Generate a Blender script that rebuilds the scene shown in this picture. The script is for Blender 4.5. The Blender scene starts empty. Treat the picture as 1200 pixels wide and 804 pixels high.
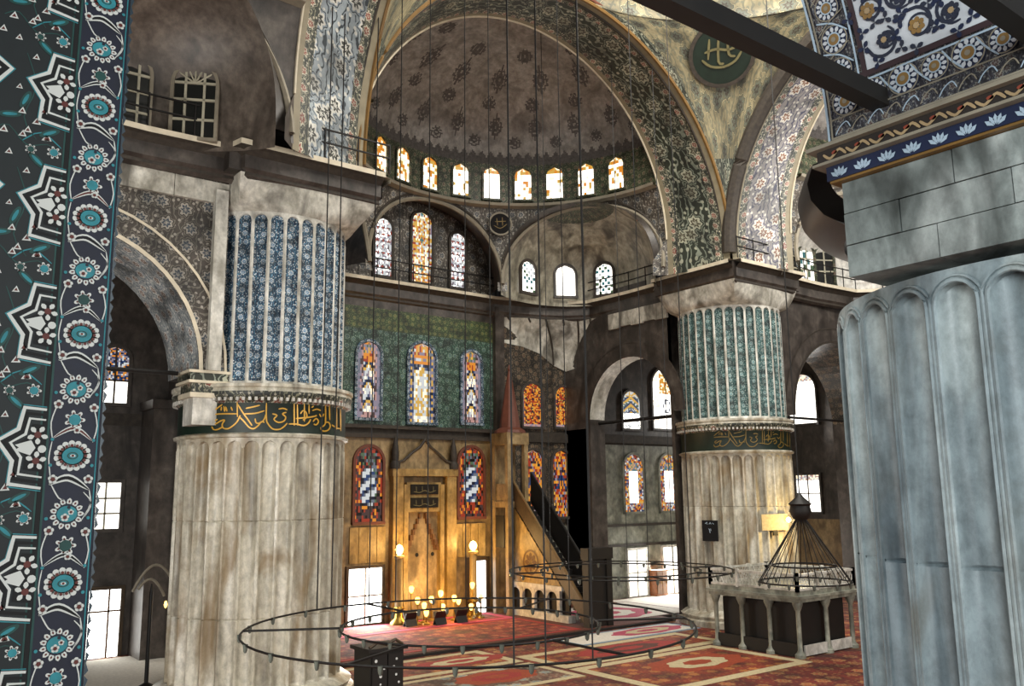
import bpy, math, random
from math import sin, cos, pi, radians as R, sqrt, atan2, hypot
from mathutils import Vector, Matrix
random.seed(7)
SC = bpy.context.scene
COL = SC.collection

# ------------------------------------------------------------------ camera
F_PX, PITCH, ROLL, YAW = 1017.64, R(9.841), R(-0.652), R(37.333)
CAM = Vector((-22.756, -15.557, 6.094))
fw = Vector((sin(YAW)*cos(PITCH), cos(YAW)*cos(PITCH), sin(PITCH)))
rt0 = Vector((cos(YAW), -sin(YAW), 0)); up0 = rt0.cross(fw)
rt = rt0*cos(ROLL) + up0*sin(ROLL); up = -rt0*sin(ROLL) + up0*cos(ROLL)
cd = bpy.data.cameras.new('camera'); cam = bpy.data.objects.new('camera', cd); COL.objects.link(cam)
cd.sensor_width = 36; cd.lens = 36*F_PX/1200; cd.clip_start = .05; cd.clip_end = 300
m = Matrix((rt, up, -fw)).transposed().to_4x4(); m.translation = CAM
cam.matrix_world = m; SC.camera = cam

# ------------------------------------------------------------------ world, daylight, exposure
W = bpy.data.worlds.new('world'); SC.world = W; W.use_nodes = True
W.node_tree.nodes['Background'].inputs[0].default_value = (.74, .79, .84, 1)
W.node_tree.nodes['Background'].inputs[1].default_value = .34
SC.view_settings.view_transform = 'Standard'; SC.view_settings.look = 'None'
SC.view_settings.exposure = 0.0; SC.view_settings.gamma = 1; SC.view_settings.use_curve_mapping = False
def area(name, loc, target, sx, sy, power, color):
    d = bpy.data.lights.new(name, 'AREA'); d.shape = 'RECTANGLE'; d.size = sx; d.size_y = sy
    d.energy = power; d.color = color
    o = bpy.data.objects.new(name, d); COL.objects.link(o); o.location = loc
    o.rotation_euler = (Vector(target)-Vector(loc)).to_track_quat('-Z', 'Y').to_euler()
    return o
def point(name, loc, power, color, r=.12):
    d = bpy.data.lights.new(name, 'POINT'); d.energy = power; d.color = color; d.shadow_soft_size = r
    o = bpy.data.objects.new(name, d); COL.objects.link(o); o.location = loc; return o
area('dome_window_daylight', (0, 0, 30), (0, 0, 0), 12, 12, 8000, (1, .96, .88))
area('gallery_window_daylight', (-30, -22, 9), (-14, -8, 7), 6, 8, 2700, (.9, .98, 1))
area('tile_pier_fill', (-20, -27, 8), (-21.5, -11, 7), 6, 6, 1200, (.95, 1, 1))  # unseen fill lamp added to brighten the tiled pier
area('left_column_fill', (-26.2, .5, 6), (-12, 9, 5), 11, 8, 3800, (1, .985, .94))  # unseen lamp added to brighten the left column; wall has no window here
area('court_side_daylight', (4, -26, 12), (0, 12, 9), 10, 8, 3200, (1, .95, .86))
area('right_bay_door_daylight', (17, 21.9, 1.5), (12, 14, 0), 4.5, 2.6, 1500, (1, .97, .92))
area('left_door_daylight', (-2.8, 21.7, 1.4), (-6, 14, 0), 1.7, 2.3, 350, (1, .97, .9))
area('right_wing_window_daylight', (25.6, 17.8, 11), (13, 10, 10), 2, 3, 500, (1, .97, .92))
area('right_niche_fill', (13.5, 1, 20.5), (18, 10, 18.5), 2, 2, 850, (1, .98, .95))  # unseen lamp added inside the half dome to brighten the white niche
area('left_vault_fill', (-14, -3, 22), (-18, 9, 19), 2, 2, 40, (1, .95, .88))  # unseen lamp added in the left vault to lift its darkness

# ------------------------------------------------------------------ pixel -> point helpers (1200 x 804 frame)
def ray(x, y): return (fw*F_PX + rt*(x-600) + up*(402-y)).normalized()
def on_y(x, y, Y=22.26): d = ray(x, y); return CAM + d*((Y-CAM.y)/d.y)
def on_x(x, y, X): d = ray(x, y); return CAM + d*((X-CAM.x)/d.x)
def on_z(x, y, Z=0): d = ray(x, y); return CAM + d*((Z-CAM.z)/d.z)
def on_cyl(x, y, cx, cy, r, far=False):
    d = ray(x, y); qx, qy = CAM.x-cx, CAM.y-cy
    A = d.x*d.x+d.y*d.y; B = qx*d.x+qy*d.y; C = qx*qx+qy*qy-r*r
    s = sqrt(max(0, B*B-A*C)); t = (-B+(s if far else -s))/A
    return CAM + d*t

# ------------------------------------------------------------------ materials
def lin(h):
    v = [int(h[i:i+2], 16)/255 for i in (0, 2, 4)]
    return tuple((c/12.92 if c <= .04045 else ((c+.055)/1.055)**2.4) for c in v) + (1,)
MATS = {}
class NT:
    def __init__(s, name, rough=.6, metal=0):
        s.m = bpy.data.materials.new(name); s.m.use_nodes = True; s.t = s.m.node_tree
        s.b = s.t.nodes['Principled BSDF']; s.b.inputs['Roughness'].default_value = rough
        s.b.inputs['Metallic'].default_value = metal
        MATS[name] = s.m
    def n(s, typ, **kw):
        o = s.t.nodes.new(typ)
        for k, v in kw.items():
            if k in o.inputs: o.inputs[k].default_value = v
            else: setattr(o, k, v)
        return o
    def l(s, a, b): s.t.links.new(a, b)
    def coord(s, kind, scale=(1, 1, 1)):
        c = s.n('ShaderNodeTexCoord'); mp = s.n('ShaderNodeMapping'); mp.inputs['Scale'].default_value = scale
        s.l(c.outputs[kind], mp.inputs[0]); return mp.outputs[0]
    def ramp(s, fac, stops, const=False):
        r = s.n('ShaderNodeValToRGB'); e = r.color_ramp; e.interpolation = 'CONSTANT' if const else 'LINEAR'
        while len(e.elements) > 1: e.elements.remove(e.elements[-1])
        for i, (p, c) in enumerate(stops):
            el = e.elements[0] if i == 0 else e.elements.new(p)
            el.position = p; el.color = lin(c) if isinstance(c, str) else c
        s.l(fac, r.inputs[0]); return r.outputs[0]
    def mix(s, fac, a, b, mode='MIX'):
        x = s.n('ShaderNodeMix'); x.data_type = 'RGBA'; x.blend_type = mode
        for sock, v in ((x.inputs[0], fac), (x.inputs[6], a), (x.inputs[7], b)):
            if isinstance(v, bpy.types.NodeSocket): s.l(v, sock)
            elif isinstance(v, str): sock.default_value = lin(v)
            else: sock.default_value = v
        return x.outputs[2]
    def base(s, c):
        if isinstance(c, str): s.b.inputs['Base Color'].default_value = lin(c)
        else: s.l(c, s.b.inputs['Base Color'])
        return s.m
    def bump(s, h, k=.3, d=.02):
        b = s.n('ShaderNodeBump', Strength=k, Distance=d); s.l(h, b.inputs['Height']); s.l(b.outputs[0], s.b.inputs['Normal'])
def plain(name, c, rough=.6, metal=0, var=.25, scale=3):
    t = NT(name, rough, metal); v = t.coord('Object')
    nz = t.n('ShaderNodeTexNoise', Scale=scale, Detail=5.0); t.l(v, nz.inputs['Vector'])
    g = t.ramp(nz.outputs[0], [(.3, (1-var,)*3+(1,)), (.7, (1, 1, 1, 1))])
    return t.base(t.mix(1.0, c, g, 'MULTIPLY'))
def emit(name, c, k):
    t = NT(name, .3); t.base('101010'); t.b.inputs['Emission Color'].default_value = lin(c); t.b.inputs['Emission Strength'].default_value = k
    return t.m
def marble(name, a, b, c, stain='6a5d48', st=.35, streak=.14):
    t = NT(name, .45)
    v = t.coord('Object', (1.1, 1.1, streak)); n1 = t.n('ShaderNodeTexNoise', Scale=1.6, Detail=7.0, Distortion=.6); t.l(v, n1.inputs['Vector'])
    col = t.ramp(n1.outputs[0], [(.28, a), (.5, b), (.72, c)])
    v2 = t.coord('Object', (1, 1, .7)); n2 = t.n('ShaderNodeTexNoise', Scale=5.0, Detail=8.0, Roughness=.7); t.l(v2, n2.inputs['Vector'])
    col = t.mix(.5, col, t.ramp(n2.outputs[0], [(.35, '707070'), (.62, 'ffffff')]), 'MULTIPLY')
    v3 = t.coord('Object', (.9, .9, .35)); n3 = t.n('ShaderNodeTexNoise', Scale=.9, Detail=4.0, Distortion=1.2); t.l(v3, n3.inputs['Vector'])
    f = t.ramp(n3.outputs[0], [(.5, (0, 0, 0, 1)), (.68, (st, st, st, 1))])
    t.bump(n2.outputs[0], .25, .01)
    return t.base(t.mix(f, col, stain))
def iznik(name, bg, bg2, core, petal, vine, scale=2.0, rnd=.5, coords='UV', vs=1.0, rough=.5, k=1.0):
    """floral painted tile: rosettes with white petals, twisting vines on a coloured ground"""
    t = NT(name, rough); v = t.coord(coords, (scale,)*3)
    ns = t.n('ShaderNodeTexNoise', Scale=5.0, Detail=2.0); t.l(v, ns.inputs['Vector'])
    vv = t.n('ShaderNodeVectorMath', operation='MULTIPLY_ADD'); t.l(ns.outputs['Color'], vv.inputs[0]); vv.inputs[1].default_value = (.16,)*3; t.l(v, vv.inputs[2])
    vo = t.n('ShaderNodeTexVoronoi', Scale=1.0, Randomness=rnd); vo.voronoi_dimensions = '2D'; t.l(vv.outputs[0], vo.inputs['Vector'])
    df = t.n('ShaderNodeVectorMath', operation='SUBTRACT'); t.l(vv.outputs[0], df.inputs[0]); t.l(vo.outputs['Position'], df.inputs[1])
    sp = t.n('ShaderNodeSeparateXYZ'); t.l(df.outputs[0], sp.inputs[0])
    at = t.n('ShaderNodeMath', operation='ARCTAN2'); t.l(sp.outputs[1], at.inputs[0]); t.l(sp.outputs[0], at.inputs[1])
    m8 = t.n('ShaderNodeMath', operation='MULTIPLY'); t.l(at.outputs[0], m8.inputs[0]); m8.inputs[1].default_value = 7
    cs = t.n('ShaderNodeMath', operation='COSINE'); t.l(m8.outputs[0], cs.inputs[0])
    ma = t.n('ShaderNodeMath', operation='MULTIPLY_ADD'); t.l(cs.outputs[0], ma.inputs[0]); ma.inputs[1].default_value = .045; t.l(vo.outputs['Distance'], ma.inputs[2])
    d = ma.outputs[0]
    wv = t.n('ShaderNodeTexWave', Scale=.9*vs, Distortion=9.0, Detail=2.0); wv.inputs['Detail Scale'].default_value = 1.6; t.l(v, wv.inputs['Vector'])
    wf = t.ramp(wv.outputs[0], [(.0, (0, 0, 0, 1)), (.80, (0, 0, 0, 1)), (.9, (k, k, k, 1))])
    sm = t.n('ShaderNodeTexVoronoi', Scale=3.2, Randomness=.9); sm.voronoi_dimensions = '2D'; t.l(v, sm.inputs['Vector'])
    dots = t.ramp(sm.outputs['Distance'], [(.0, (k, k, k, 1)), (.2, (0, 0, 0, 1))], True)
    g = t.mix(ns.outputs[0], bg, bg2)
    g = t.mix(wf, g, vine); g = t.mix(dots, g, petal)
    ros = t.ramp(d, [(0, petal), (.06, core), (.17, petal), (.27, bg), (.33, vine), (.37, bg2), (.40, bg)], True)
    msk = t.ramp(d, [(0, (1, 1, 1, 1)), (.42, (0, 0, 0, 1))], True)
    wn = t.n('ShaderNodeTexNoise', Scale=.7, Detail=5.0); t.l(v, wn.inputs['Vector'])
    return t.base(t.mix(1.0, t.mix(msk, g, ros), t.ramp(wn.outputs[0], [(.35, '8a8a8a'), (.62, 'ffffff')]), 'MULTIPLY'))

marble('marble_shaft', '776f60', 'c9c2ae', 'f4efe0', '7c6238', .7)
marble('marble_cool_lit', '55636a', '93a0a3', 'c6cfcc', '5a5240', .6, .2)  # shaft marble tinted bluish: cool light on the near column put into colour
marble('marble_stained', '454b48', '98a09c', 'd0d5d0', '1d1d19', .95, .5)
marble('marble_block', '8b8678', 'c9c4b6', 'eeeadd', '3a342b', .8, .8)
marble('marble_pale', '9a968a', 'd6d2c6', 'f2efe6', '77705e', .4, .5)
marble('marble_wall', '666860', '8f9082', 'b0b09e', '4a463a', .5, 1.0)
marble('marble_brown', '6e5a3c', '9a8158', 'b99e72', '42321e', .6, .6)
marble('plaster_vault', '7d756c', '979088', 'aaa39a', '4a443f', .6, 1.0)
marble('plaster_niche', '6f6a5a', 'a7a08c', 'c6c0ac', '3b352d', .9, .6)
marble('plaster_white', 'bdb8ac', 'd8d4ca', 'ece8e0', '8f8878', .4, .6)
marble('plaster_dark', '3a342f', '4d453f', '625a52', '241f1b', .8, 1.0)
plain('frieze_dark', '40382f', .7, 0, .5, 6)
plain('edge_light', 'd9cdb4', .6)
plain('gold_edge', '7a5a28', .5)
plain('black_iron', '15120f', .6, .3)
plain('wire', '14110e', .7)
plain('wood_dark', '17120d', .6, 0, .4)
plain('wood_brown', '6f4b28', .5, 0, .4, 8)
plain('wood_mid', '4b3a27', .5, 0, .4, 8)
plain('ink_green', '15261c', .5, 0, .3)
plain('gold_paint', 'd2a03a', .35, .2, .25, 20)
plain('gold_dim', '7a6228', .5, .1)
plain('rail_tan', '7a6240', .5)
plain('spire_red', '6b3a28', .6)
plain('white_cloth', 'f0ece2', .8, 0, .1)
plain('lamp_glass', '5f665e', .15)
plain('fret_hole', '0a0806', .8)
plain('mull_pale', 'b8b29c', .6)
iznik('tile_blue', '1d3146', '28405a', '2c6f9a', 'd9dedd', '5f8fa8', 3.4, .35, 'UV', 1.3)
iznik('tile_green', '20352d', '2c4a3e', '1f4a52', '7f9682', '4c705c', 2.2, .5, 'UV', 1.2)
iznik('tile_teal', '1f3a3c', '2a4a4a', '276a74', 'a9b8b0', '5c8580', 3.4, .35, 'UV', 1.3)
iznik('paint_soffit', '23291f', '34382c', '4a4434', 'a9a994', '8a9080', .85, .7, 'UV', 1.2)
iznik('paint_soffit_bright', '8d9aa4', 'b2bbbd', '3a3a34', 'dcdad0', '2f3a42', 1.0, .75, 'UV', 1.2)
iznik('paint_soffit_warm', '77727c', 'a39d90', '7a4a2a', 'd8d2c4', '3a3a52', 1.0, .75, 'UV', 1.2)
iznik('carpet_red', '8c2a20', '742018', 'a8552f', 'a05a3a', '6a2a2a', 1.6, .5, 'UV', 1.0, .9, .5)
iznik('carpet_orange', '94391c', '7a2d18', 'b4682f', 'a8703a', '6a2f22', 1.4, .6, 'UV', 1.0, .9, .5)
iznik('carpet_mixed', '7a6a5a', '8a4a30', '8aa0a4', 'b4a284', '5a3a30', 1.2, .8, 'UV', 1.2, .9, .6)
iznik('paint_band', '2a2f2a', '3d4038', '8a4032', 'c2bba6', '8f8d74', 1.8, .3, 'UV', 1.2)
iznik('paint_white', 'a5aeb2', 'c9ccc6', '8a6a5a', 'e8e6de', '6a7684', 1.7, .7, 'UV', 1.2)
iznik('paint_spandrel', '403a34', '554c44', '3a4652', 'a7a094', '7a7468', 1.5, .45, 'UV', 1.3)
iznik('paint_drum', '29301f', '3b4230', '5a2f26', '8d8a70', '5f6a4a', 2.6, .4, 'UV', 1.5)
iznik('paint_pendentive', '6f6850', 'b5a882', '4a4034', '6a6f60', '5a6054', .9, .9, 'UV', .9, .6, .6)
iznik('band_green', '24321c', '3b4a28', '5f5628', '7a8450', '566a3c', 3.0, .3, 'UV', 1.6)
iznik('tile_bay', '2a2622', '3a332c', '5a4030', '8a7a64', '5f564a', 2.2, .5, 'UV', 1.2)
iznik('carpet_field', '7f2c1a', '6a2417', '9a4a2a', 'a07848', '5a2a22', 1.1, .6, 'UV', .9, .9, .5)

# ------------------------------------------------------------------ mesh builder
class MB:
    def __init__(s): s.v = []; s.f = []; s.m = []; s.uv = []
    def add(s, pts, faces, mat=0, uvs=None):
        o = len(s.v); s.v += [tuple(p) for p in pts]
        for i, f in enumerate(faces):
            s.f.append([o+k for k in f]); s.m.append(mat[i] if isinstance(mat, list) else mat)
            s.uv.append([uvs[k] for k in f] if uvs else None)
    def poly(s, pts, mat=0): s.add(pts, [list(range(len(pts)))], mat)
    def quad(s, a, b, c, d, mat=0, uvs=None): s.add([a, b, c, d], [[0, 1, 2, 3]], mat, uvs)
    def box(s, x0, x1, y0, y1, z0, z1, mat=0):
        p = [(x, y, z) for z in (z0, z1) for y in (y0, y1) for x in (x0, x1)]
        s.add(p, [[0, 2, 3, 1], [4, 5, 7, 6], [0, 1, 5, 4], [2, 6, 7, 3], [0, 4, 6, 2], [1, 3, 7, 5]], mat)
    def obox(s, c, ax, ay, az, mat=0):
        c, ax, ay, az = map(Vector, (c, ax, ay, az))
        p = [c+ax*i+ay*j+az*k for k in (-1, 1) for j in (-1, 1) for i in (-1, 1)]
        s.add(p, [[0, 2, 3, 1], [4, 5, 7, 6], [0, 1, 5, 4], [2, 6, 7, 3], [0, 4, 6, 2], [1, 3, 7, 5]], mat)
    def grid(s, nu, nv, fn, mat=0, uvf=None, closed=False):
        pts = []; uv = []
        for j in range(nv+1):
            for i in range(nu+1):
                pts.append(fn(i, j)); uv.append(uvf(i, j) if uvf else (0, 0))
        fs = []; ms = []
        for j in range(nv):
            for i in range(nu):
                a = j*(nu+1)+i; fs.append([a, a+1, a+nu+2, a+nu+1]); ms.append(mat(i, j) if callable(mat) else mat)
        s.add(pts, fs, ms, uv if uvf else None)
    def tube(s, path, r, mat=0, n=6, closed=False):
        path = [Vector(p) for p in path]; k = len(path); pts = []
        for i, p in enumerate(path):
            if closed: t = path[(i+1) % k]-path[i-1]
            else: t = path[min(i+1, k-1)]-path[max(i-1, 0)]
            t.normalize(); a = Vector((0, 0, 1)) if abs(t.z) < .9 else Vector((1, 0, 0))
            u = t.cross(a).normalized(); w = t.cross(u); rr = r[i] if isinstance(r, (list, tuple)) else r
            pts += [p+u*cos(2*pi*q/n)*rr+w*sin(2*pi*q/n)*rr for q in range(n)]
        fs = []
        for i in range(k if closed else k-1):
            for q in range(n):
                a = i*n+q; b = i*n+(q+1) % n; c = ((i+1) % k)*n; fs.append([a, b, c+(q+1) % n, c+q])
        if not closed: fs += [list(range(n))[::-1], [(k-1)*n+q for q in range(n)]]
        s.add(pts, fs, mat)
    def lathe(s, cx, cy, prof, n=48, mat=0, a0=0, a1=2*pi, uv=True):
        mt = mat
        s.grid(n, len(prof)-1, lambda i, j: (cx+prof[j][0]*cos(a0+(a1-a0)*i/n), cy+prof[j][0]*sin(a0+(a1-a0)*i/n), prof[j][1]),
               (lambda i, j: mt[j]) if isinstance(mt, list) else mt,
               (lambda i, j: ((a0+(a1-a0)*i/n)*max(.2, prof[0][0]), prof[j][1])) if uv else None)
    def build(s, name, mats, parent=None, base=None, smooth=None, kind=None):
        if isinstance(mats, str): mats = [mats]
        base = Vector(base) if base is not None else (Vector(parent['_b']) if parent is not None else Vector((0, 0, 0)))
        me = bpy.data.meshes.new(name)
        me.from_pydata([tuple(Vector(p)-base) for p in s.v], [], s.f)
        for mm in mats: me.materials.append(MATS[mm])
        me.polygons.foreach_set('material_index', s.m)
        uvl = me.uv_layers.new(name='UVMap')
        for pi_, pl in enumerate(me.polygons):
            u = s.uv[pi_]
            if u is None:
                nn = pl.normal
                for li in pl.loop_indices:
                    co = Vector(s.v[me.loops[li].vertex_index])
                    if abs(nn.z) > .75: q = (co.x, co.y)
                    elif abs(nn.x) > abs(nn.y): q = (co.y, co.z)
                    else: q = (co.x, co.z)
                    uvl.data[li].uv = q
            else:
                for li, q in zip(pl.loop_indices, u): uvl.data[li].uv = q
        if smooth: me.polygons.foreach_set('use_smooth', [True]*len(me.polygons))
        me.update()
        if smooth and smooth < 3: me.set_sharp_from_angle(angle=smooth)
        o = bpy.data.objects.new(name, me); COL.objects.link(o)
        if parent is not None: o.parent = parent
        else: o.location = base
        if kind: o['kind'] = kind
        return o
def tag(o, label, cat, group=None, kind=None):
    o['label'] = label; o['category'] = cat
    if group: o['group'] = group
    if kind: o['kind'] = kind
    return o
ROOTS = []
def thing(name, label, cat, loc=(0, 0, 0), group=None, kind=None):
    o = bpy.data.objects.new(name, None); COL.objects.link(o); o.location = loc; o['_b'] = tuple(loc); ROOTS.append(o)
    return tag(o, label, cat, group, kind)
def struct(mb, name, mats, label, cat, base=(0, 0, 0), smooth=None):
    o = mb.build(name, mats, None, base, smooth); return tag(o, label, cat, None, 'structure')

# frames of the four sides: (u along the side, v outwards)
def TQ(u, v, z): return Vector((u, v, z))
def TL(u, v, z): return Vector((-v, u, z))
def TR(u, v, z): return Vector((v, u, z))

def arch_outline(w, h, n=14, point=0.0):
    """left foot, up, round arch, down to right foot"""
    r = w/2; p = [(-r, 0)]
    for i in range(n+1):
        a = pi-pi*i/n; p.append((r*cos(a), h-r*(1+point)+r*(1+point)*sin(a)))
    return p+[(r, 0)]
def half_w(v, w, h):
    r = w/2; s = h-r
    return r if v <= s else sqrt(max(0, r*r-(v-s)**2))

# ------------------------------------------------------------------ windows
GL = dict(white=('fffaf0', 2.6), warm=('ffe9c4', 1.5), orange=('e8912c', .9), gold=('e0b050', .9), red=('c2452a', .6), blue=('3d5c96', .45),
          navy=('1f2f55', .25), teal=('4f8f94', .6), lav=('b3a6b8', .55), pale=('d8dcdc', .9), grey=('8f97a6', .5), pink=('d9a9a0', .7),
          dk=('1a1512', .02), green=('6b8a66', .5), blaze=('fffdf6', 6.0), dim=('33362f', .12), plum=('7c5a58', .3))
for k_, (c_, e_) in GL.items(): emit('glass_'+k_, c_, e_)
WIN = [0]
def window(O, U, N, w, h, pat, label, arched=True, frame='wood_mid', fw_=.14, nx=15, ny=34, mull=None, dep=.1, cat='window'):
    WIN[0] += 1; O = Vector(O); U = Vector(U).normalized(); N = Vector(N).normalized()
    P = lambda u, v, d=0: O+U*u+Vector((0, 0, v))+N*d
    t = thing('window_%d' % WIN[0], label, cat, O, None, 'structure')
    ol = arch_outline(w, h) if arched else [(-w/2, 0), (-w/2, h), (w/2, h), (w/2, 0)]
    k = (w/2+fw_)/(w/2)
    ou = [(a*k, b+(fw_ if b > 0 else 0)) for a, b in ol] if not arched else arch_outline(w+2*fw_, h+fw_)
    mb = MB(); n = len(ol)
    for i in range(n-1):
        a, b, c, d = ol[i], ol[i+1], ou[i+1], ou[i]
        mb.quad(P(*a, dep), P(*b, dep), P(*c, dep), P(*d, dep)); mb.quad(P(*a, -.06), P(*b, -.06), P(*b, dep), P(*a, dep)); mb.quad(P(*d, dep), P(*c, dep), P(*c, -.06), P(*d, -.06))
    mb.obox(P(0, -fw_/2, dep/2), U*(w/2+fw_), N*(dep/2+.05), (0, 0, fw_/2))
    mb.build('frame', frame, t)
    used = []; pm = MB()
    for j in range(ny):
        for i in range(nx):
            v0, v1 = h*j/ny, h*(j+1)/ny
            qs = []
            for (uu, vv) in ((i, v0), (i+1, v0), (i+1, v1), (i, v1)):
                x = -w/2+w*uu/nx
                if arched:
                    hw = half_w(min(vv, h), w, h); x = max(-hw, min(hw, x))
                qs.append((x, vv))
            if abs(qs[1][0]-qs[0][0])+abs(qs[2][0]-qs[3][0]) < 1e-4: continue
            c = pat((i+.5)/nx, (j+.5)/ny, i, j)
            if c not in used: used.append(c)
            pm.quad(*[P(a, b, .015) for a, b in qs], used.index(c))
    pm.build('stained_pane' if mull is None else 'pane', ['glass_'+c for c in used], t)
    if mull:
        mats_, vs, hs = mull; gm = MB()
        for u in vs:
            hh = h if not arched else (h-w/2+sqrt(max(0, (w/2)**2-(u*w/2)**2)))
            gm.obox(P(u*w/2, hh/2, .04), U*.035, N*.025, (0, 0, hh/2))
        for v in hs: gm.obox(P(0, v*h, .04), U*(half_w(v*h, w, h) if arched else w/2), N*.025, (0, 0, .035))
        gm.build('glazing_bars', mats_, t)
    return t
rp = lambda *c: random.choice(c)
def p_drum(o):
    def f(u, v, i, j):
        if v > .8: return rp('orange', 'gold', 'warm')
        if random.random() < o: return rp('orange', 'gold', 'warm')
        return 'white' if random.random() > .12 else 'warm'
    return f
def edge(u, k=.09): return u < k or u > 1-k
def p_fleck(u, v, i, j):
    if edge(u): return rp('red', 'lav', 'pink') if int(v*11) % 2 == 0 else 'pale'
    a, b = (u*3) % 1-.5, (v*9) % 1-.5
    return rp('red', 'plum') if a*a+b*b < .05 else rp('pale', 'pale', 'white', 'lav')
def p_gold(u, v, i, j):
    if edge(u): return rp('red', 'pale', 'gold', 'lav')
    if abs(u-.5)*1.2+abs((v*2.5) % 1-.5) < .13: return 'teal'
    a, b = (u*4) % 1-.5, (v*12) % 1-.5
    return 'red' if a*a+b*b < .04 else rp('gold', 'gold', 'warm', 'pale', 'orange')
def p_side(u, v, i, j):
    if edge(u, .14): return rp('lav', 'lav', 'grey')
    if edge(u, .24): return rp('pink', 'plum', 'lav')
    if v > .86: return rp('orange', 'gold', 'green', 'lav')
    if v > .72: return rp('orange', 'red', 'orange')
    if v < .07: return rp('plum', 'pink')
    q = (v*4.2+abs(u-.5)*1.6) % 1
    return 'navy' if q < .16 else ('gold' if q > .86 else ('blue' if q < .24 else rp('pale', 'pale', 'lav', 'warm')))
def p_mid(u, v, i, j):
    a, b = (u*5) % 1-.5, (v*14) % 1-.5
    if edge(u, .2): return 'gold' if a*a+b*b < .09 else rp('blue', 'navy', 'lav', 'grey')
    if v > .74: return 'orange' if a*a+b*b < .12 else rp('gold', 'pale', 'lav', 'red')
    if v > .64 and abs(u-.5) > (.76-v)*1.2: return rp('blue', 'grey', 'navy')
    return 'gold' if a*a+b*b < .05 else rp('gold', 'pale', 'warm', 'pale')
def p_low(u, v, i, j):
    if edge(u, .2) or v < .2 or v > .92: return rp('orange', 'red', 'dk', 'plum', 'plum', 'red')
    if v > .72 or (u-.5)**2/.08+(v-.46)**2/.085 > 1: return rp('plum', 'grey', 'green', 'dk', 'red')
    q = (v*6-u*1.6) % 1
    return 'pale' if q < .5 else ('grey' if q < .62 else rp('blue', 'navy'))
def p_orange(u, v, i, j):
    if edge(u, .1) or v < .05: return rp('pink', 'lav')
    a, b = (u*3) % 1-.5, (v*7) % 1-.5
    if a*a+b*b < .035: return 'navy'
    return rp('orange', 'orange', 'red', 'gold', 'red', 'plum')
def p_orangeblue(u, v, i, j):
    if .42 < v < .68 and abs(u-.5) < (.70-v)*1.1: return 'blue' if abs(u-.5) > (.62-v)*.8 else rp('navy', 'orange')
    return rp('orange', 'red', 'gold', 'plum', 'navy', 'lav', 'red', 'orange')
def p_yb(u, v, i, j):
    if v < .42: return rp('white', 'white', 'pale')
    if v > .85: return rp('gold', 'pale')
    if edge(u, .1): return 'pale'
    q = (v*5+abs(u-.5)*2) % 1
    return 'gold' if q < .35 else ('blue' if q < .65 else rp('pale', 'green', 'grey'))
def p_wo(u, v, i, j):
    if u < .32: return rp('white', 'white', 'warm')
    if .6 < v < .93: return rp('orange', 'gold', 'warm')
    if abs((u-.66)**2/.02+(v-.38)**2/.012-1) < .4: return 'grey'
    return 'white'
def p_frame(u, v, i, j):
    if edge(u, .24) or v < .14 or v > .84: return rp('orange', 'gold', 'pale', 'plum', 'blue', 'red', 'lav')
    if v > .72: return rp('teal', 'gold', 'lav')
    return 'white'
def p_tl(u, v, i, j):
    if v < .4: return 'white'
    return rp('navy', 'pale', 'orange', 'blue', 'lav')
p_white = lambda u, v, i, j: 'blaze'
p_bright = lambda u, v, i, j: 'white'
p_bt = lambda u, v, i, j: rp('warm', 'pale', 'pink') if v > .85 else 'white'
p_dim = lambda u, v, i, j: 'dim'
p_gw = lambda u, v, i, j: rp('green', 'pale', 'white', 'teal') if (i+j) % 2 else 'white'
Z3 = lambda a, b: (a, b, 0)
# ------------------------------------------------------------------ floor
fl = MB(); fl.box(-30, 30, -30, 24, -.3, 0); struct(fl, 'floor', 'carpet_field', 'patterned red carpet floor of the prayer hall', 'floor')

# ------------------------------------------------------------------ qibla wall
wq = MB(); YW = 22.26
ZN = ['marble_brown', 'frieze_dark', 'tile_green', 'band_green', 'plaster_dark', 'tile_bay', 'marble_wall', 'paint_spandrel']
def strip(x0, x1, zs):
    for (z0, z1, m_) in zs: wq.quad((x0, YW, z0), (x1, YW, z0), (x1, YW, z1), (x0, YW, z1), m_)
strip(-4.9, 4.9, [(0, 8.85, 0), (8.85, 9.5, 1), (9.5, 14.2, 2), (14.2, 15.3, 3), (15.3, 16.75, 4), (16.75, 21.8, 7)])
strip(4.9, 10.6, [(0, 4.3, 6), (4.3, 8.85, 5), (8.85, 9.5, 1), (9.5, 16.8, 5)])
strip(-10.6, -4.9, [(0, 8.85, 5), (8.85, 9.5, 1), (9.5, 16.8, 5)])
strip(10.6, 29, [(0, 8.9, 6), (8.9, 9.5, 1), (9.5, 17, 4)])
strip(-29, -10.6, [(0, 9.0, 4), (9.0, 9.5, 1), (9.5, 17, 4)])
wq.quad((-29, 23, 0), (29, 23, 0), (29, 23, 22), (-29, 23, 22), 4)
struct(wq, 'wall_qibla', ZN, 'long tiled qibla wall with three tiers of stained glass windows', 'wall')
tr = MB()
tr.box(-4.9, 4.9, YW-.14, YW+.02, 8.85, 9.02); tr.box(-4.9, 4.9, YW-.2, YW+.02, 9.3, 9.45)
tr.box(4.9, 10.4, YW-.16, YW+.02, 8.9, 9.4)
struct(tr, 'trim_1', 'frieze_dark', 'dark horizontal moulding across the mihrab wall above the lower windows', 'moulding')
tr = MB(); tr.box(10.6, 26, YW-.2, YW+.02, 9.0, 9.5); tr.box(10.6, 26, YW-.05, YW+.02, 4.1, 4.25); tr.box(10.6, 26, YW-.05, YW+.02, 2.95, 3.1)
struct(tr, 'trim_2', 'frieze_dark', 'dark horizontal mouldings on grey wall of the right bay', 'moulding')
pl = MB()
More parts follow.
